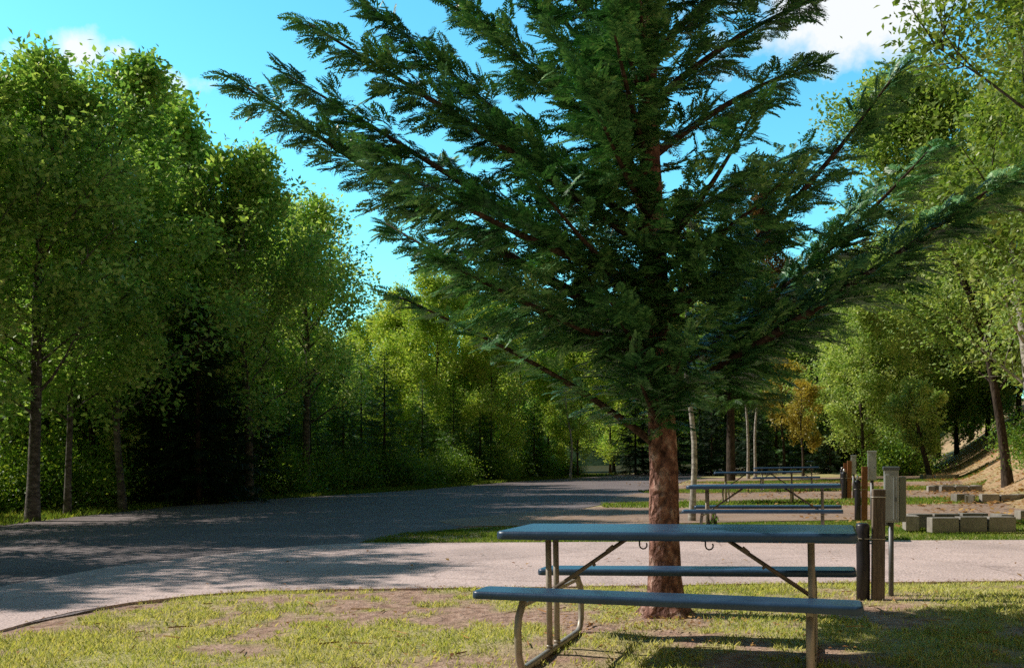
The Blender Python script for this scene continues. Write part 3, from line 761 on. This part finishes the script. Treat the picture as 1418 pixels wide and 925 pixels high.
# ================================================================== FIRE RINGS of concrete blocks
def block_mesh(hollow=False):
    mb = MB()
    if not hollow: return mb.box((0, 0, .095), (.39, .19, .19)).mesh('concrete block', M['block'], .008)
    # open-ended block: two side walls, three webs
    for yy in (-.078, .078): mb.box((0, yy, .095), (.39, .034, .19))
    for xx in (-.17, 0, .17): mb.box((xx, 0, .095), (.034, .1219, .1896))
    return mb.mesh('hollow concrete block', M['block'])
BL = block_mesh(); BH = block_mesh(True)
def fire_ring(label, x, y, layout, s=1.0, zs=1.15):
    t = thing('fire_ring', label, 'fire ring', (x, y, g1(x, y)), 0, 'concrete block fire rings')
    rg = random.Random(int(x * 100))
    for bx, by, rz, kind in layout:
        b = link('concrete_block', BH if kind == 'h' else BL, t)
        b.location = (bx, by, TILT * bx + rg.uniform(.02, .04)); b.rotation_euler = (R(90) if kind == 'e' else 0, 0, R(rz + rg.uniform(-3, 3)))
        if kind == 'e': b.location.z += .095
        b.scale = (s, s, s * zs)
    n = 18; v = [(0, 0, .045)]; f = []
    for k in range(n):
        a = 2 * math.pi * k / n; r = .42 * (1 + rg.uniform(-.15, .1)); v.append((math.cos(a) * r, .1 + math.sin(a) * r * .8, .012 + TILT * math.cos(a) * r))
    f = [(0, 1 + k, 1 + (k + 1) % n) for k in range(n)]
    MB().add(v, f, True).build('ash_bed', M['ash'], t)
    return t
LAY = [(-.38, -.36, 0, 'b'), (.03, -.36, 1, 'b'), (.45, -.36, -2, 'b'), (-.66, .10, 75, 'b'), (-.38, .52, 3, 'b'), (.05, .54, 0, 'b'), (.47, .50, -4, 'b'), (.70, .06, 88, 'b')]
LAY2 = [(-.50, -.30, 62, 'h'), (-.08, -.36, -2, 'b'), (.34, -.36, 0, 'b'), (.66, -.2, 40, 'b'), (-.40, .40, 20, 'b'), (.05, .50, 0, 'b'), (.48, .42, -15, 'b')]
x, y = G(1330, 737)
fire_ring('closest fire ring of dark concrete blocks on grass right of the grey electrical box', x, y + .1, LAY)
x, y = G(1364, 696)
fire_ring('fire ring of pale blocks with a bright left end, below the leaning tree', x, y, LAY2[:5], 1.0, .95)
x, y = G(1321, 681)
fire_ring('shaded low fire ring of grey blocks left of the leaning tree base', x, y, LAY, 1.0, .85)
x, y = G(1299, 664)
fire_ring('far fire ring of scattered white blocks at the foot of the bank', x, y, LAY2[:5], 1.1, .9)
x, y = G(1250, 658.5)
fire_ring('farthest tiny fire ring of blocks near the dark leaning log', x, y, LAY2[:4], 1.0, .9)
x, y = G(1416, 721)
b = link('concrete_block', BL); b.location = (x + .1, y, g1(x, y) - .01); b.rotation_euler = (0, 0, R(4)); tag(b, 'lone pale concrete block on the grass at the right edge of the photo', 'concrete block')

# ================================================================== HERO CYPRESS
def hero():
    rg = random.Random(11); rs = np.random.RandomState(11)
    bx, by = G(921, 851)
    base = Vector((bx, by, g1(bx, by)))
    t = thing('cypress_tree', 'large dark green cypress with upswept limbs behind the nearest table', 'tree', base)
    YT = by
    def loc(px, py, dy): return at(px, py, YT + dy) - base
    H = 7.4
    def axis(z): return Vector((.02 * math.sin(z * 1.3) - .028 * z, .015 * math.sin(z * 1.7), z))
    # trunk with fluted base and flaky bark
    rings = []; n = 48; v = []; f = []
    zs = [-.15, 0, .04, .10, .18, .30] + [.30 + .04 * k for k in range(1, 180)]
    zs = [z for z in zs if z < H]
    for z in zs:
        r = .108 * (1 - max(0, z) / H) ** .75 + .012
        r *= 1 + .75 * math.exp(-max(z, 0) / .09)
        c = axis(max(z, 0)); c.z = z
        for k in range(n):
            a = 2 * math.pi * k / n
            fl = 1 + .16 * math.exp(-max(z, 0) / .2) * math.sin(a * 5 + 1) + .07 * noise.noise((math.cos(a) * 2.2, math.sin(a) * 2.2, z * 3.0)) + .05 * noise.noise((math.cos(a) * 6, math.sin(a) * 6, z * 9.0))
            fl += .10 * abs(noise.noise((math.cos(a) * 4.5, math.sin(a) * 4.5, z * 6.0 + 3))) ** .6 - .05
            fl += .12 * max(0, noise.noise((math.cos(a) * 1.5 + 7, math.sin(a) * 1.5, z * 5)) - .25)
            v.append(c + Vector((math.cos(a) * r * fl, math.sin(a) * r * fl, 0)))
    for i in range(len(zs) - 1):
        for k in range(n): f.append((i * n + k, i * n + (k + 1) % n, (i + 1) * n + (k + 1) % n, (i + 1) * n + k))
    f.append(tuple((len(zs) - 1) * n + k for k in range(n)))
    MB().add(v, f, True).build('trunk', M['red_bark'], t)
    # surface roots
    P = []; D = []; NN = []; S = []
    def bez(p0, p1, p2, k): 
        return [(p0 * (1 - u) ** 2 + p1 * 2 * u * (1 - u) + p2 * u * u) for u in [i / k for i in range(k + 1)]]
    def limb(pts, r, start=.18, band=.42, dens=1.0, sz=.20, sag=.0):
        ln = sum((pts[i + 1] - pts[i]).length for i in range(len(pts) - 1)); n = len(pts) - 1
        MB().tube(pts, [r * (1 - .9 * i / n) + .003 for i in range(n + 1)], 7, True, .08, rg).build('limb', M['limb_bark'], t)
        m = int(ln / .027 * dens)
        for j in range(m):
            st2 = start * .45; u = st2 + (1 - st2) * (j + rg.random()) / m
            i = min(int(u * n), n - 1); p = pts[i].lerp(pts[i + 1], u * n - i); ax = (pts[i + 1] - pts[i]).normalized()
            th = rg.uniform(0, 6.283)
            a = ax.cross(Vector((0, 0, 1))).normalized(); b = a.cross(ax)
            flat = .75
            pr = a * math.cos(th) + b * math.sin(th) * flat
            if rg.random() < .35: pr = a * rg.choice((-1, 1)) + b * rg.uniform(-.45, .25)
            L = band * 1.12 * (.30 + .70 * min(1, (1 - u) * 2.2)) * rg.uniform(.45, 1.15) * min(1, .55 + u * 1.6)
            dd = (ax * rg.uniform(.75, 1.35) + pr * .85 + Vector((0, 0, -.12))).normalized()
            q = [p, p + dd * L * .5, p + dd * L - Vector((0, 0, .12 * L))]
            ns = max(2, int(L / .055))
            for s in range(ns):
                w = (s + rg.random()) / ns; w = .15 + .85 * w
                pp = q[0].lerp(q[1], w * 2) if w < .5 else q[1].lerp(q[2], w * 2 - 1)
                sd = rg.choice((-1, 1)); lat = dd.cross(Vector((0, 0, 1))); lat.normalize()
                d2 = dd * rg.uniform(.8, 1.3) + lat * sd * rg.uniform(.1, .75) + Vector((rg.gauss(0, .15), rg.gauss(0, .15), rg.uniform(-.32, .12)))
                P.append(tuple(pp)); D.append(tuple(d2))
                NN.append((rg.gauss(0, .45), rg.gauss(0, .45), 1)); S.append(sz * rg.uniform(.55, 1.3) * (1.05 - .25 * w))
        # terminal plume
        for j in range(7):
            ax = (pts[-1] - pts[-2]).normalized()
            P.append(tuple(pts[-1] - ax * .05 * j)); D.append(tuple(ax + Vector((rg.gauss(0, .16), rg.gauss(0, .16), rg.gauss(0, .12))))); NN.append((rg.gauss(0, .3), rg.gauss(0, .3), 1)); S.append(sz * 1.05)
    def main(z0, ctrl, tip, dyc, dyt, r, **kw):
        p0 = axis(z0); limb(bez(p0, loc(ctrl[0], ctrl[1], dyc), loc(tip[0], tip[1], dyt), 12), r, **kw)
    zt = lambda py: HC - (py - YH) / F * YT - base.z
    # left side, seen in profile
    main(zt(470), (640, 330), (328, 112), -.1, .2, .050, start=.22, band=.40)
    main(zt(430), (640, 250), (398, 104), .5, 1.0, .040, start=.25, band=.36)
    main(zt(400), (700, 330), (520, 215), -.6, -1.1, .034, start=.2, band=.36)
    main(zt(350), (680, 185), (428, 34), .0, .35, .042, start=.22, band=.38)
    main(zt(330), (700, 170), (505, 2), .6, 1.1, .036, start=.25, band=.36)
    main(zt(260), (760, 110), (632, 8), -.1, .1, .034, start=.2, band=.36)
    main(zt(190), (800, 40), (700, -60), .2, .5, .03, start=.2, band=.36)
    main(zt(520), (720, 420), (535, 310), .5, 1.2, .034, start=.3, band=.36)
    main(zt(500), (760, 440), (610, 360), -.7, -1.3, .034, start=.25, band=.36)
    main(zt(625), (800, 520), (545, 408), -.15, -.3, .030, start=.42, band=.17, dens=.75, sz=.16)
    # right side
    main(zt(555), (1080, 470), (1405, 238), -.1, .1, .050, start=.28, band=.46, dens=1.35)
    main(zt(520), (1090, 420), (1290, 205), .5, .9, .042, start=.25, band=.40, dens=1.3)
    main(zt(450), (1080, 330), (1245, 95), -.1, .2, .042, start=.25, band=.32, dens=1.0)
    main(zt(330), (1010, 260), (1108, 208), .2, .5, .032, start=.2, band=.28)
    main(zt(220), (1010, 130), (1128, 88), .1, .2, .034, start=.2, band=.25)
    main(zt(150), (1000, 50), (1140, -8), .0, .1, .034, start=.2, band=.28)
    main(zt(90), (980, -20), (1090, -70), .2, .3, .03, start=.2, band=.32)
    # towards and away from the viewer
    k = 0
    for i in range(45):
        z = 1.42 + (H - 1.62) * (i / 45) ** 1.0
        hi = z > 3.0
        az = R(-90) + rg.uniform(-1.05, -.1 if hi else .9) if i % 3 != 2 else R(90) + rg.uniform(.2 if hi else -.6, .9)
        ln = (2.1 * (1 - z / (H + .6)) + .35) * rg.uniform(.65, 1.0)
        if i < 7: ln *= .62
        if i % 3 == 2 and hi: ln *= .6
        el = R(rg.uniform(22, 42))
        d = Vector((math.cos(az) * math.cos(el), math.sin(az) * math.cos(el), math.sin(el)))
        p0 = axis(z); p2 = p0 + d * ln; p1 = p0 + d * ln * .5 - Vector((0, 0, .10 * ln))
        limb(bez(p0, p1, p2, 8), .012 + .012 * ln, start=.12, band=.30, dens=.85, sz=.19)
    # short inner shoots clothing the upper trunk
    for i in range(170):
        z = rg.uniform(1.45, H - .2) if i < 135 else rg.uniform(1.5, 2.6); az = rg.uniform(0, 6.283); ln = rg.uniform(.35, .8) * (1 - z / H * .4); el = R(rg.uniform(5, 45))
        d = Vector((math.cos(az) * math.cos(el), math.sin(az) * math.cos(el), math.sin(el))); p0 = axis(z)
        p2 = p0 + d * ln
        m = int(ln / .05)
        for j in range(m):
            u = (j + .5) / m
            P.append(tuple(p0.lerp(p2, u))); D.append(tuple(d + Vector((rg.gauss(0, .5), rg.gauss(0, .5), rg.gauss(-.15, .3))))); NN.append((rg.gauss(0, .4), rg.gauss(0, .4), 1)); S.append(.2 * rg.uniform(.7, 1.2))
    T = spray_template(8, 3, True)
    P_, D_, N_, S_ = map(np.array, (P, D, NN, S))
    v, f = place_sprays(T, P_, D_, N_, S_)
    print('hero sprays', len(P), 'quads', len(f))
    link('crown', np_mesh('cypress crown', v, f, M['cypress']), t)
hero()

# ================================================================== TREES
def X_(px, Y): return (px - CXP) / F * Y
A = [decid('alder%d' % i, 40 + i, 10, (.24, .22, .2, .16)[i], (2.9, 2.8, 2.9, 3.4)[i], 36, (19000, 18000, 19000, 25000)[i], .14, trunk_r=(.125, .075, .075, .11)[i], bark=('grey_bark', 'grey_bark', 'grey_bark', 'grey_bark')[i]) for i in range(4)]
W = [decid('woodalder%d' % i, 50 + i, 10, .05, 3.0, 34, 24000, .17, bark='dark_bark', trunk_r=.09) for i in range(2)]
YL = [decid('yellow%d' % i, 60 + i, 10, .06, 3.0, 34, 34000, .135, bark='dark_bark', leafm='yellowing', trunk_r=.08) for i in range(2)]
HS = [decid('hillside%d' % i, 80 + i, 10, .05, 3.4, 36, 32000, .16, bark='dark_bark', leafm='hillside', trunk_r=.10, open_=.9) for i in range(3)]
C = [conifer('fir%d' % i, 100 + i, 7, 1.9, .06) for i in range(2)]
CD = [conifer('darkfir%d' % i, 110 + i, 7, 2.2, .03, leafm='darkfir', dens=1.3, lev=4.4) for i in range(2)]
SB = [shrub('bush%d' % i, 120 + i) for i in range(2)]

def tree(pair, px, Y, H, label, cat='tree', name='deciduous_tree', base=10.0, group=None, rz=None, rgs=random.Random(5), wide=None):
    X = X_(px, Y); s = H / base
    w = wide if wide else s * (1.16 if name == 'alder_tree' and Y < 40 and px < 500 else 1)
    return plant(name, pair, label, cat, (X, Y, g1(X, Y) - .03), rgs.uniform(0, 6.28) if rz is None else rz, w, group, sz=s)
GL = 'trees in the row along the left of the road'
tree(A[0], 45, 21.3, 10.0, 'tall alder with the thickest grey trunk at the far left of the road', name='alder_tree', group=GL)
tree(A[1], 93, 23.2, 9.6, 'alder with a slim dark trunk, second from the left beside the road', name='alder_tree', group=GL)
tree(A[2], 170, 25.3, 11.4, 'alder with a pale forked slim trunk left of the dark firs', name='alder_tree', group=GL)
tree(A[3], 345, 31.5, 11.3, 'broad alder with bare ascending branches just right of the dark firs', name='alder_tree', group=GL)
tree(A[1], 265, 34.0, 12.6, 'alder rising behind the dark firs left of the road', name='alder_tree', group=GL)
tree(A[0], 425, 37.5, 11.4, 'alder whose dark crown ends the left row beside the open sky', name='alder_tree', group=GL)
tree(A[2], -60, 19.5, 9.2, 'alder at the left edge with only its branches in the photo', name='alder_tree', group=GL)
tree(A[3], 5, 27.5, 11.5, 'alder standing behind the thickest grey trunk at far left', name='alder_tree', group=GL)
for i, (X, Y, H) in enumerate([(-12.6, 17.5, 10), (-13.2, 14.2, 10.5), (-13.4, 12.0, 8.5), (-14.5, 20.5, 11)]):
    plant('alder_tree', A[i % 4], 'alder continuing the left roadside row beyond the left edge of the photo', 'tree', (X, Y, g1(X, Y) - .03), i * 1.9, H / 10, 'alders beyond the left edge')
GB = 'alders in the wood behind the roadside row'
for i, (px, Y, H) in enumerate([(-110, 30, 12), (60, 33, 12), (130, 30, 10.5), (215, 32, 13.2), (110, 40, 13), (240, 42, 13), (330, 44, 12.5), (-40, 42, 13), (395, 47, 12), (180, 46, 11), (280, 50, 12), (440, 56, 9), (360, 58, 13), (490, 60, 7), (20, 46, 14), (70, 52, 14), (150, 58, 14), (230, 62, 14), (310, 66, 14), (400, 70, 13), (460, 74, 8), (540, 78, 9.5), (-20, 36, 9), (90, 37, 8), (160, 41, 8), (300, 45, 8)]):
    tree(W[i % 2], px, Y, H, 'leafy green alder in the wood behind the roadside row', name='alder_tree', group=GB)
GD = 'dark firs in the shade left of the road'
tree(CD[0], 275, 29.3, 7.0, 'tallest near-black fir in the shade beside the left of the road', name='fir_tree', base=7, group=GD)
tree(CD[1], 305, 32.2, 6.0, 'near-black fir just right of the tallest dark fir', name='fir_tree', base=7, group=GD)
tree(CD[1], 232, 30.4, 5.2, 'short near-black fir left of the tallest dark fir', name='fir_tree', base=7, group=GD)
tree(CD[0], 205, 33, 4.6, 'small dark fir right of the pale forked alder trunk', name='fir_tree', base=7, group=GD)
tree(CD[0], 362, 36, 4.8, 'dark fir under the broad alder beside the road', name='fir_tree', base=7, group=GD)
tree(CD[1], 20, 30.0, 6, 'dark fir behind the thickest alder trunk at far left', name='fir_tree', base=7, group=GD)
GF = 'young green firs at the bend of the road'
for i, (px, Y, H, lb) in enumerate([(430, 39.5, 5.0, 'young green fir left of the slim one at the bend'), (475, 42, 5.6, 'slim green fir with bare lower trunk left of the road bend'), (532, 44, 6.3, 'tallest young green fir at the bend of the road'), (400, 41, 4.2, 'low bushy young fir under the last alder of the left row'),
                                     (585, 49, 5.4, 'young fir before the yellow trees at the bend'), (628, 52, 5.2, 'short fir among the yellow trees left of the cypress'), (500, 50, 7, 'tall fir rising behind the young firs at the bend'), (665, 55, 5.6, 'fir below the left limbs of the cypress'), (740, 60, 5.4, 'fir in shade just before the pale trunk across the road')]):
    tree(C[i % 2], px, Y, H, lb, name='fir_tree', base=7, group=GF)
GY = 'yellowing trees behind the bend of the road'
tree(YL[0], 600, 55, 12.2, 'tallest yellowing tree left of the cypress against the sky', group=GY, name='birch_tree')
tree(YL[1], 555, 58, 11.2, 'yellowing tree at the left end of the bend beside the sky gap', group=GY, name='birch_tree')
for i, (px, Y, H) in enumerate([(640, 60, 12.6), (680, 57, 11), (715, 64, 11.0), (760, 66, 11), (800, 62, 9), (845, 70, 11.5), (890, 74, 12.5), (935, 78, 13.5), (520, 66, 11.5), (580, 68, 12.5), (485, 72, 11)]):
    tree((YL if i % 3 else W)[i % 2], px, Y, H, 'yellow green tree in the wood behind the bend, partly hidden by others', group=GY, name='birch_tree')
PL = decid('paletrunk', 91, 10, .42, 1.6, 18, 11000, .13, bark='pale_bark', leafm='alder', trunk_r=.13)
tree(PL, 790, 57, 6.5, 'tree with a pale bare trunk across the road left of the cypress', name='birch_tree')
tree(PL, 1036, 50, 9, 'left of two thin white trunks behind the sunlit table', name='birch_tree', wide=.6)
tree(PL, 1046, 51, 9, 'right of two thin white trunks behind the sunlit table', name='birch_tree', wide=.6)
SAP = decid('sapling', 95, 6, .50, .8, 12, 2600, .09, bark='pale_bark', leafm='alder', trunk_r=.06, lean=(-.35, 0), open_=1)
x, y = G(958, 722)
plant('birch_tree', SAP, 'slim pale trunk just right of the cypress trunk, left of a table', 'tree', (x, y, g1(x, y)), 1.0, 1.0)
DT = conifer('tallfir', 130, 16, 3.0, .26, trunk_r=.24, spray=.7, dens=.7)
tree(DT, 1012, 47, 15, 'thick dark trunked fir behind the sunlit table', name='fir_tree', base=16)
GM = decid('maple', 97, 6, .30, 1.9, 18, 7000, .17, bark='dark_bark', leafm='gold', trunk_r=.09)
tree(GM, 1112, 55, 5.2, 'golden yellow maple behind the picnic tables', name='maple_tree', base=6)
tree(GM, 1086, 62, 7.0, 'orange tinted maple above the tables, behind the golden one', name='maple_tree', base=6)
RU = decid('rusty', 99, 10, .2, 2.4, 22, 14000, .16, bark='dark_bark', leafm='rusty', trunk_r=.12)
tree(RU, 1060, 74, 22, 'tall rusty brown tree top behind the right side of the cypress', base=10, wide=1.3)
GW = 'trees in the wood behind the picnic tables'
for i, (px, Y, H, k) in enumerate([(970, 70, 11, 'c'), (1005, 72, 14, 'c'), (1040, 80, 17, 'h'), (1090, 76, 15, 'h'), (1130, 82, 17, 'h'), (1075, 66, 9, 'c'), (1130, 68, 9, 'd'), (1165, 70, 12, 'c'), (1190, 76, 15, 'h'), (930, 68, 9, 'd'), (880, 66, 7, 'd'), (1215, 66, 11, 'd'), (1045, 62, 6, 'd'), (985, 60, 5.5, 'd'), (1150, 60, 6, 'd'), (1185, 62, 7, 'd'), (850, 80, 13, 'h'), (700, 84, 13, 'h'), (620, 86, 13, 'c'), (780, 88, 13, 'h'), (940, 92, 16, 'h'), (1020, 96, 20, 'h')]):
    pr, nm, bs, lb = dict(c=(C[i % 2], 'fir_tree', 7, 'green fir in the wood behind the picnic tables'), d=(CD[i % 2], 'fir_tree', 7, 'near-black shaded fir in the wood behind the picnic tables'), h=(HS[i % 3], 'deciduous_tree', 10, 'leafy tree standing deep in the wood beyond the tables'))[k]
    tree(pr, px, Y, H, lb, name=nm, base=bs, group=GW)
# right bank
LEAN = decid('leaning', 141, 11.5, .24, 4.2, 52, 78000, .13, bark='dark_bark', leafm='hillside', trunk_r=.14, lean=(-3.2, 0), open_=.75)
Y = 28.0; X = X_(1396, Y)
plant('alder_tree', LEAN, 'dark trunk leaning left on the bank above the shaded fire ring', 'tree', (X, Y, g1(X, Y) - .1), 0, 1.0)
LE2 = decid('leaning2', 143, 4.5, .25, 1.5, 18, 12000, .14, bark='dark_bark', leafm='hillside', trunk_r=.14, lean=(-1.2, 0))
Y = 45; X = X_(1288, Y)
plant('alder_tree', LE2, 'small leaning trunk at the foot of the bank above the far fire ring', 'tree', (X, Y, g1(X, Y) - .1), 0, 1.0)
PB = decid('palebank', 145, 10, .22, 2.4, 24, 16000, .14, bark='pale_bark', leafm='hillside', trunk_r=.16, lean=(-1.2, 0))
Y = 24; X = X_(1432, Y)
plant('birch_tree', PB, 'pale trunked tree high on the bank at the right edge', 'tree', (X, Y, g1(X, Y) - .1), 0, 1.0)
GR = 'leafy trees covering the bank on the right'
for i, (px, Y, H, lb) in enumerate([(1180, 60, 13, 'leafy tree at the left end of the bank above the brown posts'), (1225, 62, 14.5, 'leafy tree on the bank above the grey electrical box'), (1275, 70, 17, 'leafy tree on the bank above the diagonal log'), (1325, 78, 18, 'leafy tree on the bank behind the leaning trunk'),
                                     (1368, 76, 18, None), (1410, 66, 18, None), (1428, 57, 15, None), (1450, 54, 16, None), (1465, 40, 14, None), (1490, 34, 13, None), (1530, 28, 12, None), (1580, 23, 11, None), (1240, 78, 19, None), (1300, 84, 20, None), (1200, 72, 16, None), (1160, 68, 14, None), (1232, 57, 12.5, None), (1195, 54, 10, None), (1345, 90, 20, None), (1640, 32, 13, None)]):
    tree(HS[i % 3], px, Y, H, lb or 'yellow green leafy tree crown merged into the mass on the bank', group=GR, name='alder_tree')
NEAR = decid('nearalder', 151, 10, .25, 4.8, 64, 112000, .088, open_=.65, leafm='near', trunk_r=.15, droop=.5)
plant('alder_tree', NEAR, 'closest broad leaved tree whose branches overhang the top right corner', 'tree', (7.4, 10.4, g1(7.4, 10.4) - .1), .7, 1.0)
NEAR2 = decid('nearalder2', 153, 10, .2, 3.8, 48, 66000, .09, leafm='near', trunk_r=.14, droop=.5)
plant('alder_tree', NEAR2, 'second close leafy tree at the right edge above the lone pale block', 'tree', (10.0, 14.8, g1(10.0, 14.8) - .1), 2.2, 1.0)
plant('alder_tree', NEAR2, 'leafy crown filling the right edge just behind the overhanging corner branches', 'tree', (9.5, 12.3, g1(9.5, 12.3) - .1), 5.2, 1.0)
plant('alder_tree', NEAR2, 'leafy tree on the bank between the leaning trunk and the right edge', 'tree', (12.9, 19.8, g1(12.9, 19.8) - .1), 4.0, 1.0)
# leaning dead log on the bank
Y = 52
lg = MB(); p0 = at(1246, 650, Y); p1 = at(1280, 617, Y + .5)
rgl = random.Random(4); pts = [p0.lerp(p1, k / 6) + Vector((0, 0, .06 * math.sin(k))) for k in range(7)]
p0.z = g1(p0.x, p0.y)
lg.tube(pts, [.24 - .015 * k for k in range(7)], 10, True, .08, rgl)
tag(lg.build('fallen_log', M['dark_bark']), 'dark log leaning diagonally up the foot of the bank', 'log')
# shrubs
GS = 'bushes at the foot of the bank'
for i, (px, Y, s, lb) in enumerate([(1240, 52, 2.2, 'bright green bush left of the diagonal log'), (1262, 60, 1.9, 'large green bush behind the diagonal log'),
                                     (1462, 25, 1.2, 'fern like bush right of the leaning trunk base'), (1210, 60, 2.4, 'green bush behind the brown posts'), (1455, 29, 1.6, 'bush at the right edge of the bank above the pale block')]):
    X = X_(px, Y); plant('bush', SB[i % 2], lb, 'bush', (X, Y, g1(X, Y) - .05), i * 1.3, s, GS, ('stems', 'foliage'))
GU = 'undergrowth bushes below the roadside alders'
for i in range(30):
    Yb = 24.5 + i * 1.45; rgb = random.Random(i); X = float(road_left(Yb)) - rgb.uniform(2.0, 5.0); s = rgb.uniform(1.1, 2.1)
    plant('bush', SB[i % 2], 'green undergrowth bush below the trees along the road', 'bush', (X, Yb, g1(X, Yb) - .05), i * 2.1, s, GU, ('stems', 'foliage'))
for i, (px, Y, s) in enumerate([(0, 26, 1.9), (60, 28, 1.8), (110, 30, 1.7), (140, 28.5, 1.4), (-30, 24, 1.6), (30, 34, 2.6), (90, 36, 2.6), (170, 38, 2.6), (230, 40, 2.6)]):
    X = X_(px, Y); plant('bush', SB[i % 2], 'light green bush showing between the slim left trunks', 'bush', (X, Y, g1(X, Y) - .05), i * 1.1, s, 'light bushes between the left trunks', ('stems', 'foliage'))
# small green shoot in front of the second table
SP = shrub('shoot', 161, .16, .55, 160, .06)
x, y = X_(988, 13.9), 13.9
plant('sapling', SP, 'small green shoot rising before the left end of the second table', 'sapling', (x, y, g1(x, y)), 0, 1.0, None, ('stems', 'foliage'))

# ================================================================== LIGHT, SKY, CAMERA
w = bpy.data.worlds.new('World'); scene.world = w; w.use_nodes = True
nt = w.node_tree; L = nt.links; bg = nt.nodes['Background']
sky = nt.nodes.new('ShaderNodeTexSky'); sky.sky_type = 'NISHITA'; sky.sun_disc = False
sky.sun_elevation = R(SUN_EL); sky.sun_rotation = math.atan2(TO_SUN.x, TO_SUN.y)
sky.air_density = 1.0; sky.dust_density = .4; sky.ozone_density = 1.0; sky.altitude = 100
bg.inputs['Strength'].default_value = .15
tc = nt.nodes.new('ShaderNodeTexCoord')
# sky tinted cyan ahead of camera, rest of dome dimmed to cut fill light
dt = N(nt, 'ShaderNodeVectorMath', operation='DOT_PRODUCT'); dt.inputs[1].default_value = Vector((0.05, .95, .25)).normalized(); L.new(tc.outputs['Generated'], dt.inputs[0])
zr = ramp(nt, [(.60, (.26, .25, .22)), (.86, (.70, 1.60, 1.74))]); L.new(dt.outputs['Value'], zr.inputs[0])
sx = N(nt, 'ShaderNodeSeparateXYZ'); L.new(tc.outputs['Generated'], sx.inputs[0])
hz = ramp(nt, [(.12, (1.25, 1.22, .98)), (.42, (1.0, 1.1, 1.0))]); L.new(sx.outputs['Z'], hz.inputs[0])
skyc = mixc(nt, 1.0, mixc(nt, 1.0, sky.outputs[0], zr.outputs[0], 'MULTIPLY'), hz.outputs[0], 'MULTIPLY')
cn = N(nt, 'ShaderNodeTexNoise'); cn.inputs['Scale'].default_value = 9; cn.inputs['Detail'].default_value = 7; cn.inputs['Roughness'].default_value = .6
L.new(tc.outputs['Generated'], cn.inputs['Vector'])
total = None
for px, py, rad, amt in ((1165, 10, .11, 1.15), (1095, 50, .07, 1.0), (1215, 0, .09, 1.1), (100, 62, .038, .95), (165, 72, .028, .65), (235, 112, .030, .72), (290, 118, .04, .6), (40, 80, .05, .9)):
    d = Vector((px - CXP, F, YH - py)).normalized()
    sub = N(nt, 'ShaderNodeVectorMath', operation='SUBTRACT'); sub.inputs[1].default_value = d; L.new(tc.outputs['Generated'], sub.inputs[0])
    sc_ = N(nt, 'ShaderNodeVectorMath', operation='MULTIPLY'); sc_.inputs[1].default_value = (1, 1, 1.7); L.new(sub.outputs[0], sc_.inputs[0])
    ln = N(nt, 'ShaderNodeVectorMath', operation='LENGTH'); L.new(sc_.outputs[0], ln.inputs[0])
    a = N(nt, 'ShaderNodeMath', operation='MULTIPLY_ADD'); a.inputs[1].default_value = -1 / rad; a.inputs[2].default_value = 1; L.new(ln.outputs['Value'], a.inputs[0])
    a2 = N(nt, 'ShaderNodeMath', operation='MAXIMUM'); a2.inputs[1].default_value = -1; L.new(a.outputs[0], a2.inputs[0])
    a3 = N(nt, 'ShaderNodeMath', operation='ADD'); a3.inputs[1].default_value = amt - 1; L.new(a2.outputs[0], a3.inputs[0])
    if total is None: total = a3.outputs[0]
    else:
        mxn = N(nt, 'ShaderNodeMath', operation='MAXIMUM'); L.new(total, mxn.inputs[0]); L.new(a3.outputs[0], mxn.inputs[1]); total = mxn.outputs[0]
cs = N(nt, 'ShaderNodeMath', operation='MULTIPLY_ADD'); cs.inputs[1].default_value = 4.2; cs.inputs[2].default_value = -2.2; L.new(cn.outputs[0], cs.inputs[0])
ct = N(nt, 'ShaderNodeMath', operation='ADD'); L.new(total, ct.inputs[0]); L.new(cs.outputs[0], ct.inputs[1])
cr = ramp(nt, [(.0, (0, 0, 0)), (.35, (.45, .45, .45)), (.75, (.96, .96, .96))]); L.new(ct.outputs[0], cr.inputs[0])
final = mixc(nt, cr.outputs[0], skyc, (6.6, 6.7, 6.8))
L.new(final, bg.inputs['Color'])

sd = bpy.data.lights.new('sun', 'SUN'); sd.energy = 5.0; sd.angle = R(.5); sd.color = (1, .92, .82)
so = bpy.data.objects.new('sun', sd); COL.objects.link(so); so.rotation_euler = (-TO_SUN).to_track_quat('-Z', 'Y').to_euler()
cd = bpy.data.cameras.new('camera'); co = bpy.data.objects.new('camera', cd); COL.objects.link(co)
co.location = (0, 0, HC); co.rotation_euler = (R(90), 0, 0)
cd.sensor_width = 36; cd.sensor_fit = 'HORIZONTAL'; cd.lens = F / 1418 * 36; cd.shift_y = (YH - 462.5) / 1418
cd.clip_start = .05; cd.clip_end = 2000
scene.camera = co
scene.view_settings.view_transform = 'Standard'; scene.view_settings.look = 'None'; scene.view_settings.exposure = 0; scene.view_settings.gamma = 1
scene.render.engine = 'CYCLES'
cy = scene.cycles; cy.max_bounces = 6; cy.diffuse_bounces = 3; cy.glossy_bounces = 2; cy.transmission_bounces = 3; cy.transparent_max_bounces = 4
cy.use_adaptive_sampling = True; cy.adaptive_threshold = .02; cy.caustics_reflective = False; cy.caustics_refractive = False
cy.use_denoising = False; cy.sample_clamp_indirect = 3.0; cy.adaptive_threshold = .008
